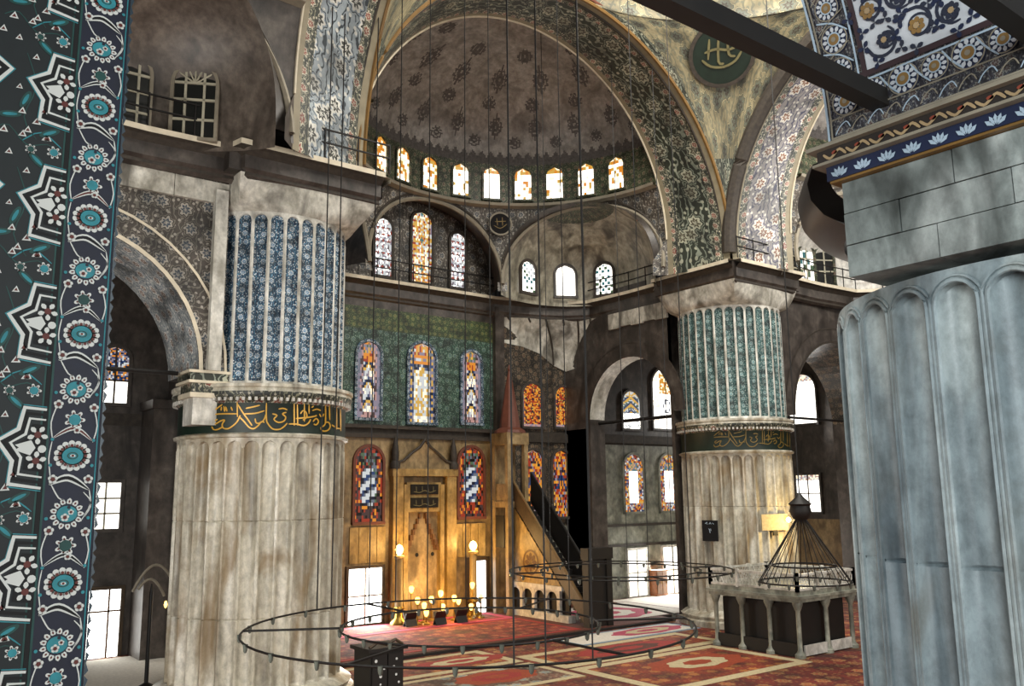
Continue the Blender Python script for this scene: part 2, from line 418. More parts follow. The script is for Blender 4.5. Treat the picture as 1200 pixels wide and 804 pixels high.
pl.box(4.75, 5.35, YW-.28, YW, 0, 16.2); struct(pl, 'trim_3', 'plaster_dark', 'dark upright pilaster strip beside the pulpit spire', 'pilaster')
pl = MB(); pl.box(9.9, 10.95, YW-1.75, YW+.02, 0, 9.75); pl.box(9.75, 11.1, YW-1.9, YW, 9.6, 9.95)
struct(pl, 'trim_4', 'plaster_dark', 'dark wall pier carrying the side arch right of the pulpit', 'pilaster')
pl = MB(); pl.box(-13.2, -9.9, YW-1.75, YW+.02, 0, 9.75); pl.box(-13.3, -9.75, YW-1.9, YW, 9.6, 9.95)
struct(pl, 'trim_5', 'plaster_dark', 'dark wall pier behind the left fluted column', 'pilaster')
for s_, lab in ((1, 'right'), (-1, 'left')):
    w_ = MB(); x_ = 26.5*s_
    w_.box(min(x_, x_+.6*s_), max(x_, x_+.6*s_), -8 if s_ < 0 else -20, 23, 4.3, 17.5, 0); w_.box(min(x_, x_+.6*s_), max(x_, x_+.6*s_), -8 if s_ < 0 else -20, 23, 0, 4.3, 1 if s_ > 0 else 0)
    struct(w_, 'wall_'+lab, ['plaster_dark', 'marble_brown'], 'dark outer wall on the %s of the hall' % lab, 'wall')
for s_, lab in ((1, 'right'), (-1, 'left')):
    c_ = MB(); c_.box(min(10.2*s_, 27*s_), max(10.2*s_, 27*s_), 11, 23, 16.9, 17.2)
    struct(c_, 'ceiling_%d' % (1 if s_ > 0 else 2), 'plaster_dark', 'dark ceiling over the %s corner bay' % lab, 'ceiling')

def wwin(x, z0, z1, w, pat, label, **kw): return window((x, YW-.03, z0), (1, 0, 0), (0, -1, 0), w, z1-z0, pat, label, **kw)
wwin(-2.1, 17.0, 20.0, .95, p_fleck, 'tall white and red stained window left in the tympanum', frame='frieze_dark')
wwin(.18, 16.95, 20.75, 1.2, p_gold, 'tallest tympanum window with yellow and teal glass, middle of three', frame='frieze_dark')
wwin(2.45, 17.0, 20.0, .95, p_fleck, 'tall white and red stained window right in the tympanum', frame='frieze_dark')
wwin(-2.8, 9.8, 13.55, 1.25, p_side, 'arched window with lavender border left of the green tiled wall centre', frame='tile_blue', ny=26)
wwin(.24, 9.7, 13.75, 1.55, p_mid, 'widest arched window with blue and gold dotted border above the mihrab', frame='tile_blue', ny=26)
wwin(3.3, 9.8, 13.6, 1.2, p_side, 'arched window with lavender border right of the green tiled wall centre', frame='tile_blue', ny=26)
wwin(-2.7, 4.85, 8.4, 1.45, p_low, 'orange bordered window with slanting white stripes left of the mihrab', frame='spire_red', ny=24)
wwin(3.26, 4.95, 8.5, 1.5, p_low, 'orange bordered window with slanting white stripes right of the mihrab', frame='spire_red', ny=24)
wwin(7.45, 9.75, 12.15, 1.4, p_orange, 'orange arched window just right of the pulpit spire', frame='plaster_dark')
wwin(9.7, 9.8, 12.1, 1.25, p_orange, 'orange arched window beside the dark wall pier', frame='plaster_dark')
wwin(7.4, 4.9, 8.45, 1.4, p_orangeblue, 'orange window with blue cypress shape above the pulpit stair', frame='plaster_dark', ny=24)
wwin(9.45, 4.8, 8.45, 1.3, p_orangeblue, 'orange window with blue cypress shape beside the dark wall pier', frame='plaster_dark', ny=24)
wwin(15.15, 9.9, 12.2, 1.5, p_yb, 'yellow and blue topped window left in the right bay upper row', frame='plaster_dark')
wwin(18.05, 10.0, 13.75, 2.0, p_wo, 'tall white window with orange top in the right bay upper row', frame='plaster_dark')
wwin(15.15, 4.95, 8.35, 1.6, p_frame, 'coloured border window with white middle left in the right bay', frame='marble_wall')
wwin(18.25, 4.95, 8.4, 1.65, p_frame, 'coloured border window with white middle right in the right bay', frame='marble_wall')
mul = ('mull_pale', (0,), (.5,)); mul2 = ('wood_brown', (0,), (.35, .7))
wwin(15.2, .08, 2.7, 1.5, p_bright, 'bright rectangular floor window left in the right bay', arched=False, frame='marble_pale', mull=mul)
wwin(18.3, .02, 2.75, 1.75, p_bright, 'bright rectangular floor window right in the right bay', arched=False, frame='marble_pale', mull=mul)
wwin(-2.8, .2, 2.7, 1.75, p_white, 'blazing white floor window left of the mihrab', arched=False, frame='wood_mid', mull=mul)
wwin(3.65, .05, 2.7, 1.0, p_white, 'narrow blazing white floor window right of the mihrab', arched=False, frame='wood_mid', fw_=.2)
wwin(-14.35, 9.9, 12.2, 1.0, p_tl, 'upper arched window of the left bay with coloured panes', frame='plaster_dark', mull=('wood_mid', (0,), (.4,)))
wwin(-14.4, 4.9, 6.7, 1.1, p_bright, 'middle hazy white window of the left bay', arched=False, frame='plaster_dark', mull=('mull_pale', (0,), (.33, .66)))
wwin(-14.2, -.0, 2.55, 1.2, p_white, 'lowest bright white window of the left bay', arched=False, frame='wood_mid', mull=('wood_brown', (.3,), (.68,)))
window((26.4, 17.8, 10.35), (0, -1, 0), (-1, 0, 0), 2.0, 3.2, p_bt, 'bright pointed window high behind the right far column', frame='plaster_dark')
window((26.4, 17.8, 4.75), (0, -1, 0), (-1, 0, 0), 1.7, 2.3, p_bt, 'bright square window low behind the right far column', arched=False, frame='plaster_dark', mull=('wood_mid', (0,), (.5,)))

# ------------------------------------------------------------------ side arch walls (opening spans between piers and walls)
def arch_wall(T, a0, a1, s0, s1, c, r, spring, ztop, name, mats, label, n=24, free=0):
    """wall occupying a0..a1 in depth, s0..s1 along, with an arched opening to the floor. T(s, a, z)"""
    mb = MB(); sgn = 1
    ol = [(c-r, 0)]+[(c-r*cos(pi*i/n), spring+r*sin(pi*i/n)) for i in range(n+1)]+[(c+r, 0)]
    for a, side in ((a0, 0), (a1, 1)):
        for (p0_, p1_, fl_) in ((s0, c-r, -1), (c+r, s1, 1)):
            mb.quad(T(p0_, a, spring), T(p1_, a, spring), T(p1_, a, ztop), T(p0_, a, ztop), 0)
            if fl_ != free: mb.quad(T(p0_, a, 0), T(p1_, a, 0), T(p1_, a, spring), T(p0_, a, spring), 3)
            elif a == a0: mb.quad(T(p0_, a0, spring), T(p1_, a0, spring), T(p1_, a1, spring), T(p0_, a1, spring), 3)
        for i in range(1, len(ol)-2):
            p, q = ol[i], ol[i+1]
            mb.quad(T(p[0], a, p[1]), T(q[0], a, q[1]), T(q[0], a, ztop), T(p[0], a, ztop), 0)
    L = 0
    for i in range(len(ol)-1):
        p, q = ol[i], ol[i+1]; d = hypot(q[0]-p[0], q[1]-p[1])
        if (i == 0 and free == -1) or (i == len(ol)-2 and free == 1): continue
        mm = 1 if min(p[1], q[1]) >= spring-.01 else 3
        mb.add([T(p[0], a0, p[1]), T(p[0], a1, p[1]), T(q[0], a1, q[1]), T(q[0], a0, q[1])], [[0, 1, 2, 3]], mm, [(a0, L), (a1, L), (a1, L+d), (a0, L+d)]); L += d
    # archivolt band on the near face
    for (r0, r1, off, mm) in ((r, r+.12, .06, 2), (r+.12, r+.75, .03, 0), (r+.75, r+.83, .06, 2)):
        dd = -off if a1 > a0 else off
        for i in range(n):
            t0, t1 = pi*i/n, pi*(i+1)/n
            f = lambda rr, t: T(c-rr*cos(t), a0+dd, spring+rr*sin(t))
            mb.add([f(r0, t0), f(r0, t1), f(r1, t1), f(r1, t0)], [[0, 1, 2, 3]], mm, [(t0*r, r0), (t1*r, r0), (t1*r, r1), (t0*r, r1)])
    return struct(mb, name, mats, label, 'arch')
AM = ['tile_bay', 'paint_white', 'edge_light', 'plaster_dark']
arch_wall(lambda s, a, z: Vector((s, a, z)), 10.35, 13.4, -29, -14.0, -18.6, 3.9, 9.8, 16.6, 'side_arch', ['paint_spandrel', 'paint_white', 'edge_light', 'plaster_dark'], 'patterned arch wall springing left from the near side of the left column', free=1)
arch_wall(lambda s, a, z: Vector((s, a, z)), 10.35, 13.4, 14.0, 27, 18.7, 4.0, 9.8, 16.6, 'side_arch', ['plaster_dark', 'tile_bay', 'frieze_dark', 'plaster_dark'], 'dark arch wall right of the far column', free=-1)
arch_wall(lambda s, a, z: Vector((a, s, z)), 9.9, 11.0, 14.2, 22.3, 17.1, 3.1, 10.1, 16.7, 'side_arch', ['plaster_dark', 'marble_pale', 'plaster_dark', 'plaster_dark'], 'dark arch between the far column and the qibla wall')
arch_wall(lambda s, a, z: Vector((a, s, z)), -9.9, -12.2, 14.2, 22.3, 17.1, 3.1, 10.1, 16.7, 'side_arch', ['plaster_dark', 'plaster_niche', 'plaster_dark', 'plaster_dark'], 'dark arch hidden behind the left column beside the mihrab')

# ------------------------------------------------------------------ half domes with their niches
VC, ZC, RS = 12.8, 18.4, 8.55
def rz(z): return sqrt(max(.01, RS*RS-(z-ZC)**2))
def rosette(th, ph):
    """painted medallions on the half dome: True inside one"""
    for pc, n, off, rr, tail in ((15, 11, .5, 2.5, 0), (24, 11, 0, 2.7, 1), (37, 9, .5, 2.7, 0), (50, 8, 0, 2.9, 1), (63, 5, .5, 2.6, 0)):
        stp = 180/n; k = math.floor(th/stp-off+.5); c = (k+off)*stp
        dx = (th-c)*cos(R(pc)); dy = (ph-pc)*.66
        q = rr*(.9+.1*cos(10*atan2(dy, dx))); d = hypot(dx, dy*(.75 if tail else 1))
        if d < q: return not (q*.62 < d < q*.72 or d < q*.18)
        if tail and abs(dx) < 1.1*(1-abs(dy)/(rr*2.1)) : return True
    if ph < 5+4.5*(1-abs(((th/3.6) % 1)-.5)*2): return True
    return False
def half_dome(T, who, tymp=True, niche_mat='plaster_niche', niches=(1, -1), wins=True, tone='plaster_vault', span='paint_spandrel'):
    mb = MB(); nt, npz = 320, 110
    RD, ZD, HD = 8.0, 23.4, 4.7
    ang = lambda j: (pi/2)*j/npz
    prof_r = lambda a: RD*cos(a)**.9 if a < pi/2-1e-6 else .001
    mb.grid(nt, npz, lambda i, j: T(prof_r(ang(j))*cos(pi*i/nt), VC+prof_r(ang(j))*sin(pi*i/nt), ZD+HD*sin(ang(j))),
            lambda i, j: 1 if rosette(180*(i+.5)/nt, math.degrees(ang(j+.5))) else (2 if j < 4 or j > 98 else 0),
            lambda i, j: (RS*pi*i/nt, RS*ang(j)))
    struct(mb, 'half_dome', [tone, 'paint_dark', 'paint_drum'], 'painted half dome on the %s of the central square' % who, 'half dome', smooth=R(60))
    # drum with the window row
    mb = MB(); zs = [21.15, 21.4, 22, 22.6, 23.2, 23.5]
    mb.grid(90, 5, lambda i, j: T(8.0*cos(pi*i/90), VC+8.0*sin(pi*i/90), zs[j]), 0, lambda i, j: (RS*pi*i/90, zs[j]))
    struct(mb, 'drum', 'paint_drum', 'drum band under the half dome on the %s' % who, 'drum', smooth=R(60))
    mb = MB()
    prof = [(.02, 21.05), (-.3, 21.12), (-.34, 21.26), (.02, 21.3)]
    mb.grid(90, 3, lambda i, j: T((rz(21.2)+prof[j][0])*cos(pi*i/90), VC+(rz(21.2)+prof[j][0])*sin(pi*i/90), prof[j][1]), 0)
    struct(mb, 'drum_ledge', 'stone_mid', 'thin stone ledge under the window row of the half dome on the %s' % who, 'ledge')
    # lower zone: spandrels around three arches
    TH = R(62); mb = MB(); n = 36
    def zone(t0, t1, apex, zf):
        # opening between polar angles t0..t1
        pts = []
        pa = Vector((rz(17.2)*cos(t0), VC+rz(17.2)*sin(t0))); pb = Vector((rz(17.2)*cos(t1), VC+rz(17.2)*sin(t1)))
        for i in range(n+1):
            a = pi*i/n; f = .5-.5*cos(a); q = pa.lerp(pb, f); th = atan2(q.y-VC, q.x)
            pts.append((th, zf+(apex-zf)*sin(a)))
        return pts
    arcs = [zone(R(.6), TH, 20.95, 17.0), zone(TH, pi-TH, 21.0, 17.0), zone(pi-TH, R(179.4), 20.95, 17.0)]
    S = lambda th, z: T(rz(z)*cos(th), VC+rz(z)*sin(th), z)
    for arc in arcs:
        for i in range(n):
            (t0, z0), (t1, z1) = arc[i], arc[i+1]; m_ = 5
            mb.grid(1, m_, lambda a, b: S((t0, t1)[a], (z0, z1)[a]+(21.2-(z0, z1)[a])*b/m_), 0, lambda a, b: ((t0, t1)[a]*RS, (z0, z1)[a]+(21.2-(z0, z1)[a])*b/m_))
        for s in (0, 1):
            th = arc[0][0] if s == 0 else arc[-1][0]
    for a, b in ((0, R(.6)), (R(179.4), pi)):
        mb.grid(2, 6, lambda i, j: S(a+(b-a)*i/2, 16.7+4.5*j/6), 0, lambda i, j: ((a+(b-a)*i/2)*RS, 16.7+4.5*j/6))
    for sg in ((1, -1) if T is not TR else (-1,)): mb.quad(T(8.75*sg, 12.6, 16.6), T(8.0*sg, 13.25, 16.6), T(8.0*sg, 13.25, 17.3), T(8.75*sg, 12.6, 18.8))
    # feet of the arches
    for th in (TH, pi-TH): mb.grid(2, 1, lambda i, j: S(th+(i-1)*.03, 16.6+.5*j), 0)
    struct(mb, 'spandrel', span, 'dark painted spandrels between niche arches on the %s' % who, 'spandrel', smooth=R(60))
    mb = MB()
    for arc in arcs:
        for rr, dz, mm in ((.11, 0, 0), (.07, .28, 1)):
            mb.tube([T((rz(z)-.08)*cos(t), VC+(rz(z)-.08)*sin(t), z+dz*sin(pi*k/n)) for k, (t, z) in enumerate(arc)], rr, mm, 6)
    struct(mb, 'arch_moulding', ['stone_mid', 'frieze_dark'], 'pale rounded mouldings around the niche arches on the %s' % who, 'moulding')
    # tympanum barrel back to the wall plane
    if tymp:
        mb = MB(); arc = arcs[1]
        mb.grid(n, 2, lambda i, j: S(*arc[i]).lerp(T(rz(17.2)*cos(arc[i][0])*1.2, 22.26, arc[i][1]+.25*sin(pi*i/n)), j/2), 0, lambda i, j: (i*.4, j*.7))
        struct(mb, 'tympanum_vault', 'plaster_dark', 'dark shallow arch over the three tympanum windows on the %s' % who, 'vault', smooth=R(50))
    for sg in niches:
        arc = arcs[0] if sg > 0 else arcs[2]
        d = Vector((cos(R(33.5)), sin(R(33.5)))); e = Vector((-d.y, d.x)); c = Vector((6.05, 16.8)); rn = 4.05; mb = MB()
        if T is TR: c = Vector((6.3, 16.3)); rn = 4.7
        if sg < 0: d.x, e.x, c.x = -d.x, -e.x, -c.x
        def NP(psi, el, k=1.13, rr=rn):
            w_ = max(0, 1-sin(el)**2.6)**.5; q = c+d*(rr*k*w_*cos(psi))+e*(rr*w_*sin(psi)); return T(q.x, q.y, 17.0+rr*.98*sin(el))
        m_ = 20; na = 28
        mb.grid(na, m_, lambda i, j: NP(-pi/2+pi*i/na, (pi/2)*j/m_), lambda i, j: 1 if j >= 14 else 0, lambda i, j: (i*.45, 17+rn*j/m_*1.5))
        mb.grid(na, 1, lambda i, j: (NP(-pi/2+pi*i/na, 0)+Vector((0, 0, -.6*(1-j)))), 0, lambda i, j: (i*.45, 16.4+.6*j))
        # reveal joining the niche to the curved spandrel
        def rim(i):
            a = pi*i/n; psi = -pi/2 if a <= pi/2 else pi/2
            return NP(psi if sg > 0 else psi, a if a <= pi/2 else pi-a)
        if T is TR: pass
        elif sg > 0: mb.grid(n, 1, lambda i, j: S(*arc[i]) if j == 0 else rim(i), 2, lambda i, j: (i*.35, j))
        else: mb.grid(n, 1, lambda i, j: S(*arc[n-i]) if j == 0 else rim(i), 2, lambda i, j: (i*.35, j))
        side = 'near' if sg < 0 else 'far'
        struct(mb, 'niche_dome', [niche_mat, 'paint_drum' if niche_mat != 'plaster_white' else niche_mat, 'plaster_dark'], 'rounded corner niche at %s end of the half dome on the %s' % (side, who), 'niche', smooth=R(60))
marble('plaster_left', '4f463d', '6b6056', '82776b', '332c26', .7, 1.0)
plain('paint_dark', '5a5450', .7, 0, .5, 8)
plain('stone_mid', '8f8674', .7, 0, .3)
half_dome(TQ, 'mihrab side', niches=(1,))
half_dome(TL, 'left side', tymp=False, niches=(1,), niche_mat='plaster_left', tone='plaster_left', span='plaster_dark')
half_dome(TR, 'right side', tymp=False, niches=(1,), niche_mat='plaster_white')
def on_niche(T, x, y):
    """where the sight line through pixel (x, y) meets the upright lower wall of a corner niche"""
    d = ray(x, y); cu, cv = (6.3, 16.3) if T is TR else (6.05, 16.8); du, dv = cos(R(33.5)), sin(R(33.5)); hit = None; rn = 4.7 if T is TR else 4.05
    inv = {TQ: lambda p: (p.x, p.y), TL: lambda p: (p.y, -p.x), TR: lambda p: (p.y, p.x)}[T]
    for k in range(200, 7000):
        p = CAM+d*(k*.01); u, v = inv(p); a = ((u-cu)*du+(v-cv)*dv)/(rn*1.13); b = (-(u-cu)*dv+(v-cv)*du)/rn
        if a*a+b*b < .9: hit = (p, a, b, 0)
        elif hit and hit[3] == 0: break
        elif hit is None or a*a+b*b < hit[3]: hit = (p, a, b, a*a+b*b)
    p, a, b, _ = hit; g = Vector((a/(rn*1.13), b/rn)); g.normalize()
    n = T(-(g.x*du-g.y*dv), -(g.x*dv+g.y*du), 0); return p, n.normalized()
ords = ['leftmost', 'second from the left', 'third from the left', 'fourth from the left', 'middle', 'fourth from the right', 'third from the right', 'second from the right', 'rightmost']
for k, th in enumerate((116.6, 104.6, 91.9, 78.8, 66.4, 54.2, 42, 29.6, 17.2)):
    t = R(th); q = Vector((7.96*cos(t), VC+7.96*sin(t), 21.5))
    window(q, (sin(t), -cos(t), 0), (-cos(t), -sin(t), 0), .86, 1.75, p_drum((.75, .6, .5, .12, .06, .25, .03, .12, .5)[k]), 'small round-headed window in half dome drum, %s of nine' % ords[k], frame='paint_drum', fw_=.1, nx=6, ny=10)
for k, (x, y) in enumerate(((619, 347), (663, 348), (709, 345))):
    q, d = on_niche(TQ, x, y)
    window((q.x, q.y, 16.95), (d.y*-1 if False else -d.y, d.x, 0), d, (1.0, 1.1, 1.0)[k], 1.75, (p_gw, p_bright, p_gw)[k], 'short arched window %s in the corner niche right of the tympanum' % ('left', 'glowing plain white in the middle', 'right')[k], frame='plaster_dark', nx=6, ny=10)
# left wing niche windows
for (x, y, w_, lab) in ((226, 160, 1.2, 'unlit arched window with pale fan glazing in the left vault'), (147, 165, 1.1, 'unlit arched window half hidden behind the tiled strip')):
    q, d = on_niche(TL, x, y)
    t = window((q.x, q.y, 16.7), (-d.y, d.x, 0), d, w_, 2.35, p_dim, lab, frame='stone_mid', nx=10, ny=24, fw_=.1, mull=('mull_pale', (-.45, .45), (.25, .52, .75)))
    if w_ > 1.15:
        fm = MB(); U = Vector((-d.y, d.x, 0)); cc = Vector((q.x, q.y, 16.7+1.75))+d*.05
        for a in (35, 65, 90, 115, 145):
            e_ = U*cos(R(a))*.57+Vector((0, 0, sin(R(a))*.57)); fm.tube([cc, cc+e_], .03, 0, 4)
        fm.build('fan_bars', 'mull_pale', t)
# white niche of the right wing
for k, (x, y) in enumerate(((945, 312), (966, 318), (927, 304))):
    q, d = on_niche(TR, x, y)
    window((q.x, q.y, 17.1), (-d.y, d.x, 0), d, 1.0, 2.1, p_dim if k else p_gw, 'small arched window %s in white niche at the right' % ('in the middle', 'near the grey column', 'on the left')[k], frame='paint_drum', nx=4, ny=6, mull=('mull_pale', (0,), (.35, .65)))

# ------------------------------------------------------------------ great arches and pendentives
def great_arch(T, who, cu=0.0, mat='paint_soffit', heavy=False):
    mb = MB(); n = 64; r0, z0, r1, z1 = 9.75, 17.2, 8.55, 18.4
    A = lambda t: (cu+r0*cos(t), 9.75, z0+r0*sin(t)); B = lambda t: (r1*cos(t), VC, z1+r1*sin(t))
    ts = [pi*i/n for i in range(n+1)]
    def L(t, f, dz=0):
        a, b = A(t), B(t); return T(a[0]+(b[0]-a[0])*f, a[1]+(b[1]-a[1])*f, a[2]+(b[2]-a[2])*f+dz)
    fr = [0, .1, .22, .78, .9, 1.0]
    ms = [1, 2, 0, 2, 1]
    mb.grid(n, 5, lambda i, j: L(ts[i], fr[j]), lambda i, j: ms[j], lambda i, j: (fr[j]*3.2, ts[i]*9.2))
    for e in (0, n):
        mb.grid(5, 1, lambda i, j: (lambda p: p if j else Vector((p.x, p.y, 16.6)))(L(ts[e], fr[i])), lambda i, j: ms[i], lambda i, j: (fr[i]*3.2, 16.6+j))
    struct(mb, 'great_arch', [mat, 'edge_dim', 'paint_band'], 'great painted arch on the %s of the central square' % who, 'arch', smooth=R(40))
    mb = MB()
    ring = lambda dr, dv: [T(cu+(r0+dr)*cos(t), 9.75+dv, z0+(r0+dr)*sin(t)) for t in [pi*i/96 for i in range(97)]]
    if heavy: mb.tube(ring(.1, -.12), .34, 2, 8); mb.tube(ring(.5, -.08), .12, 2, 6)
    else: mb.tube(ring(.05, -.06), .09, 0, 6); mb.tube(ring(.26, -.05), .07, 1, 6); mb.tube(ring(-.02, .3), .07, 2, 6)
    mb.tube([T(8.53*cos(t), VC-.05, 18.4+8.53*sin(t)) for t in [pi*i/96 for i in range(97)]], .045, 3, 5)
    struct(mb, 'arch_moulding', ['gold_edge', 'spire_red', 'frieze_dark', 'edge_light'], 'gilt edge moulding of the great arch on the %s' % who, 'moulding')
plain('edge_dim', '8a8068', .6)
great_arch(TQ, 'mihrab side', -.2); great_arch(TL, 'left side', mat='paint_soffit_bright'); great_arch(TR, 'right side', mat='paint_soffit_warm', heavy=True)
def pendentive(sx, sy, who, cq=0.0):
    mb = MB(); n, m_ = 22, 30
    def P(i, j):
        h = 9.75*sin(pi/2*j/m_)*.9995; hw = sqrt(max(0, 9.75**2-h*h))
        xa = hw*sx + (cq if sy > 0 else 0); a = Vector((xa, 9.75*sy)); b = Vector((9.75*sx, hw*sy))
        ta, tb = atan2(a.y, a.x), atan2(b.y, b.x)
        if tb-ta > pi: tb -= 2*pi
        if ta-tb > pi: tb += 2*pi
        f = i/n; t = ta+(tb-ta)*f; r = a.length*(1-f)+b.length*f
        return (r*cos(t), r*sin(t), 17.2+h)
    mb.grid(n, m_, P, lambda i, j: 1 if (i < 2 or i > n-3 or j < 9) else 0, lambda i, j: ((i-n/2)*.55*(.25+j/m_), j*.36))
    struct(mb, 'pendentive', ['paint_pendentive', 'paint_soffit'], 'curved triangular pendentive above the %s' % who, 'pendentive', smooth=R(60))
pendentive(1, 1, 'far right column', -.2); pendentive(-1, 1, 'left column', -.2); pendentive(-1, -1, 'nearest column'); pendentive(1, -1, 'column outside the view')
dm = MB(); dm.lathe(0, 0, [(9.75, 26.9), (9.9, 27.4), (9.75, 27.6), (9.75, 31)]+[(9.75*cos(a), 31+9.75*sin(a)) for a in [pi/2*i/14 for i in range(1, 15)]], 64, 0)
struct(dm, 'main_dome', 'paint_pendentive', 'main dome over the central square', 'dome', smooth=R(60))
# pendentive medallion
md = thing('medallion', 'large dark round medallion with faded gold calligraphy on the pendentive', 'medallion', (7.37, 7.91, 25.87))
cM = Vector((7.37, 7.91, 25.87)); nM = (Vector((0, 0, 17.2))-cM).normalized(); cM = cM+nM*.32; uM = Vector((0, 0, 1)).cross(nM).normalized(); vM = nM.cross(uM)
def disc(mb, c, u, v, nn, r0, r1, z, mat, n=40, ph=0):
    mb.grid(n, 1, lambda i, j: Vector(c)+Vector(u)*cos(2*pi*i/n)*(r0, r1)[j]+Vector(v)*sin(2*pi*i/n)*(r0, r1)[j]+Vector(nn)*z, mat)
def stroke(mb, pts, w, f, mat=0):
    """flat ribbon along 2-D pts; f maps (x, y) to 3-D"""
    k = len(pts); L = []
    for i, p in enumerate(pts):
        a, b = pts[max(i-1, 0)], pts[min(i+1, k-1)]; d = Vector((b[0]-a[0], b[1]-a[1])); d.normalize(); nn = Vector((-d.y, d.x))*w/2*(.6 if i in (0, k-1) else 1)
        L.append((Vector(p)+nn, Vector(p)-nn))
    for i in range(k-1): mb.quad(f(*L[i][0]), f(*L[i][1]), f(*L[i+1][1]), f(*L[i+1][0]), mat)
def smooth2(pts, s=3):
    out = []
    for i in range(len(pts)-1):
        p0, p1, p2, p3 = [Vector(pts[max(0, min(len(pts)-1, i+k))]) for k in (-1, 0, 1, 2)]
        for j in range(s):
            t = j/s; out.append(tuple(.5*((2*p1)+(p2-p0)*t+(2*p0-5*p1+4*p2-p3)*t*t+(3*p1-p0-3*p2+p3)*t**3)))
    return out+[tuple(pts[-1])]
mb = MB(); disc(mb, cM, uM, vM, nM, 0, 1.5, .0, 0); disc(mb, cM, uM, vM, nM, 1.32, 1.5, .03, 1); mb.build('disc', ['ink_green', 'frieze_dark'], md)
mb = MB(); fM = lambda x, y: cM+uM*x+vM*y+nM*.05
for s_ in ([(-.9, -.2), (-.5, -.5), (.1, -.55), (.6, -.3), (.85, .1)], [(-.6, .7), (-.62, -.2)], [(-.2, .8), (-.15, -.3), (.1, -.4)], [(.2, .7), (.3, 0), (.6, -.1)], [(-.8, .1), (-.3, .25), (.3, .2), (.8, .45)], [(.5, .6), (.7, .75), (.85, .6)]):
    mb = MB(); stroke(mb, smooth2(s_), .11, fM); 'medal_gold' in MATS or plain('medal_gold', '6f6844', .7); mb.build('letter_stroke', 'medal_gold', md)
# small roundel between the two arches
rd = thing('medallion', 'small dark roundel between tympanum arch and corner niche', 'medallion', (3.75, 20.2, 20.2))
cR = Vector((3.7, 20.05, 20.2)); nR = Vector((-3.7, -(20.05-VC), -.3)).normalized(); uR = Vector((0, 0, 1)).cross(nR).normalized(); vR = nR.cross(uR)
mb = MB(); disc(mb, cR, uR, vR, nR, 0, .62, .06, 0); disc(mb, cR, uR, vR, nR, .55, .64, .1, 1); mb.build('disc', ['ink_black', 'stone_mid'], rd) if 'ink_black' in MATS else (plain('ink_black', '0c0a09', .95), mb.build('disc', ['ink_black', 'stone_mid'], rd))
mb = MB(); fR = lambda x, y: cR+uR*x+vR*y+nR*.09
for s_ in ([(-.35, -.1), (0, -.25), (.35, 0)], [(-.2, .3), (-.15, -.1)], [(.1, .35), (.12, -.1)], [(-.3, .1), (.3, .15)]):
    mb = MB(); stroke(mb, smooth2(s_), .04, fR); mb.build('letter_stroke', 'gold_dim', rd)

# ------------------------------------------------------------------ ledge (gallery cornice) along the piers and niches
def sweep(path, prof, mats_idx):
    mb = MB(); k = len(path); off = []
    for i in range(k):
        a = Vector(path[max(i-1, 0)]); b = Vector(path[i]); c = Vector(path[min(i+1, k-1)])
        n1 = (b-a) if i else (c-b); n2 = (c-b) if i < k-1 else (b-a)
        n1.normalize(); n2.normalize(); n1 = Vector((-n1.y, n1.x)); n2 = Vector((-n2.y, n2.x)); nn = (n1+n2)
        nn.normalize(); off.append(nn/max(.5, nn.dot(n1)))
    L = [0]
    for i in range(1, k): L.append(L[-1]+(Vector(path[i])-Vector(path[i-1])).length)
    mb.grid(k-1, len(prof)-1, lambda i, j: (path[i][0]+off[i].x*prof[j][0], path[i][1]+off[i].y*prof[j][0], prof[j][1]), lambda i, j: mats_idx[j], lambda i, j: (L[i], prof[j][1]))
    return mb
half = [(9.3, 9.35), (9.3, 13.9), (9.95, 14.05), (10.05, 16.7), (9.85, 19.9), (8.75, 20.95), (6.85, 21.7), (4.7, 22.15)]
qpath = [(x, y) for x, y in half]+[(-x, y) for x, y in half[::-1]]
lpath = [(-9.3, 9.35)]+[(-y, x) for x, y in half[1:]]
rpath = [(y, x) for x, y in half[::-1]][:-1]+[(9.3, 9.35)]
PROF = [(-.15, 15.65), (.0, 15.75), (.0, 15.85), (.1, 15.95), (.1, 16.35), (.28, 16.5), (.42, 16.55), (.42, 16.72), (-.6, 16.76)]
PM = [1, 0, 1, 1, 0, 0, 2, 2]
mb = sweep(qpath, PROF, PM); struct(mb, 'ledge', ['frieze_dark', 'plaster_dark', 'edge_light'], 'pale-lipped dark cornice ledge running round the mihrab bay', 'ledge')
mb = sweep(lpath, PROF, PM); struct(mb, 'ledge', ['frieze_dark', 'plaster_dark', 'edge_light'], 'pale-lipped dark cornice ledge above the left column', 'ledge')
mb = sweep(rpath, PROF, PM); struct(mb, 'ledge', ['frieze_dark', 'plaster_dark', 'edge_light'], 'pale-lipped dark cornice ledge right of the far column', 'ledge')
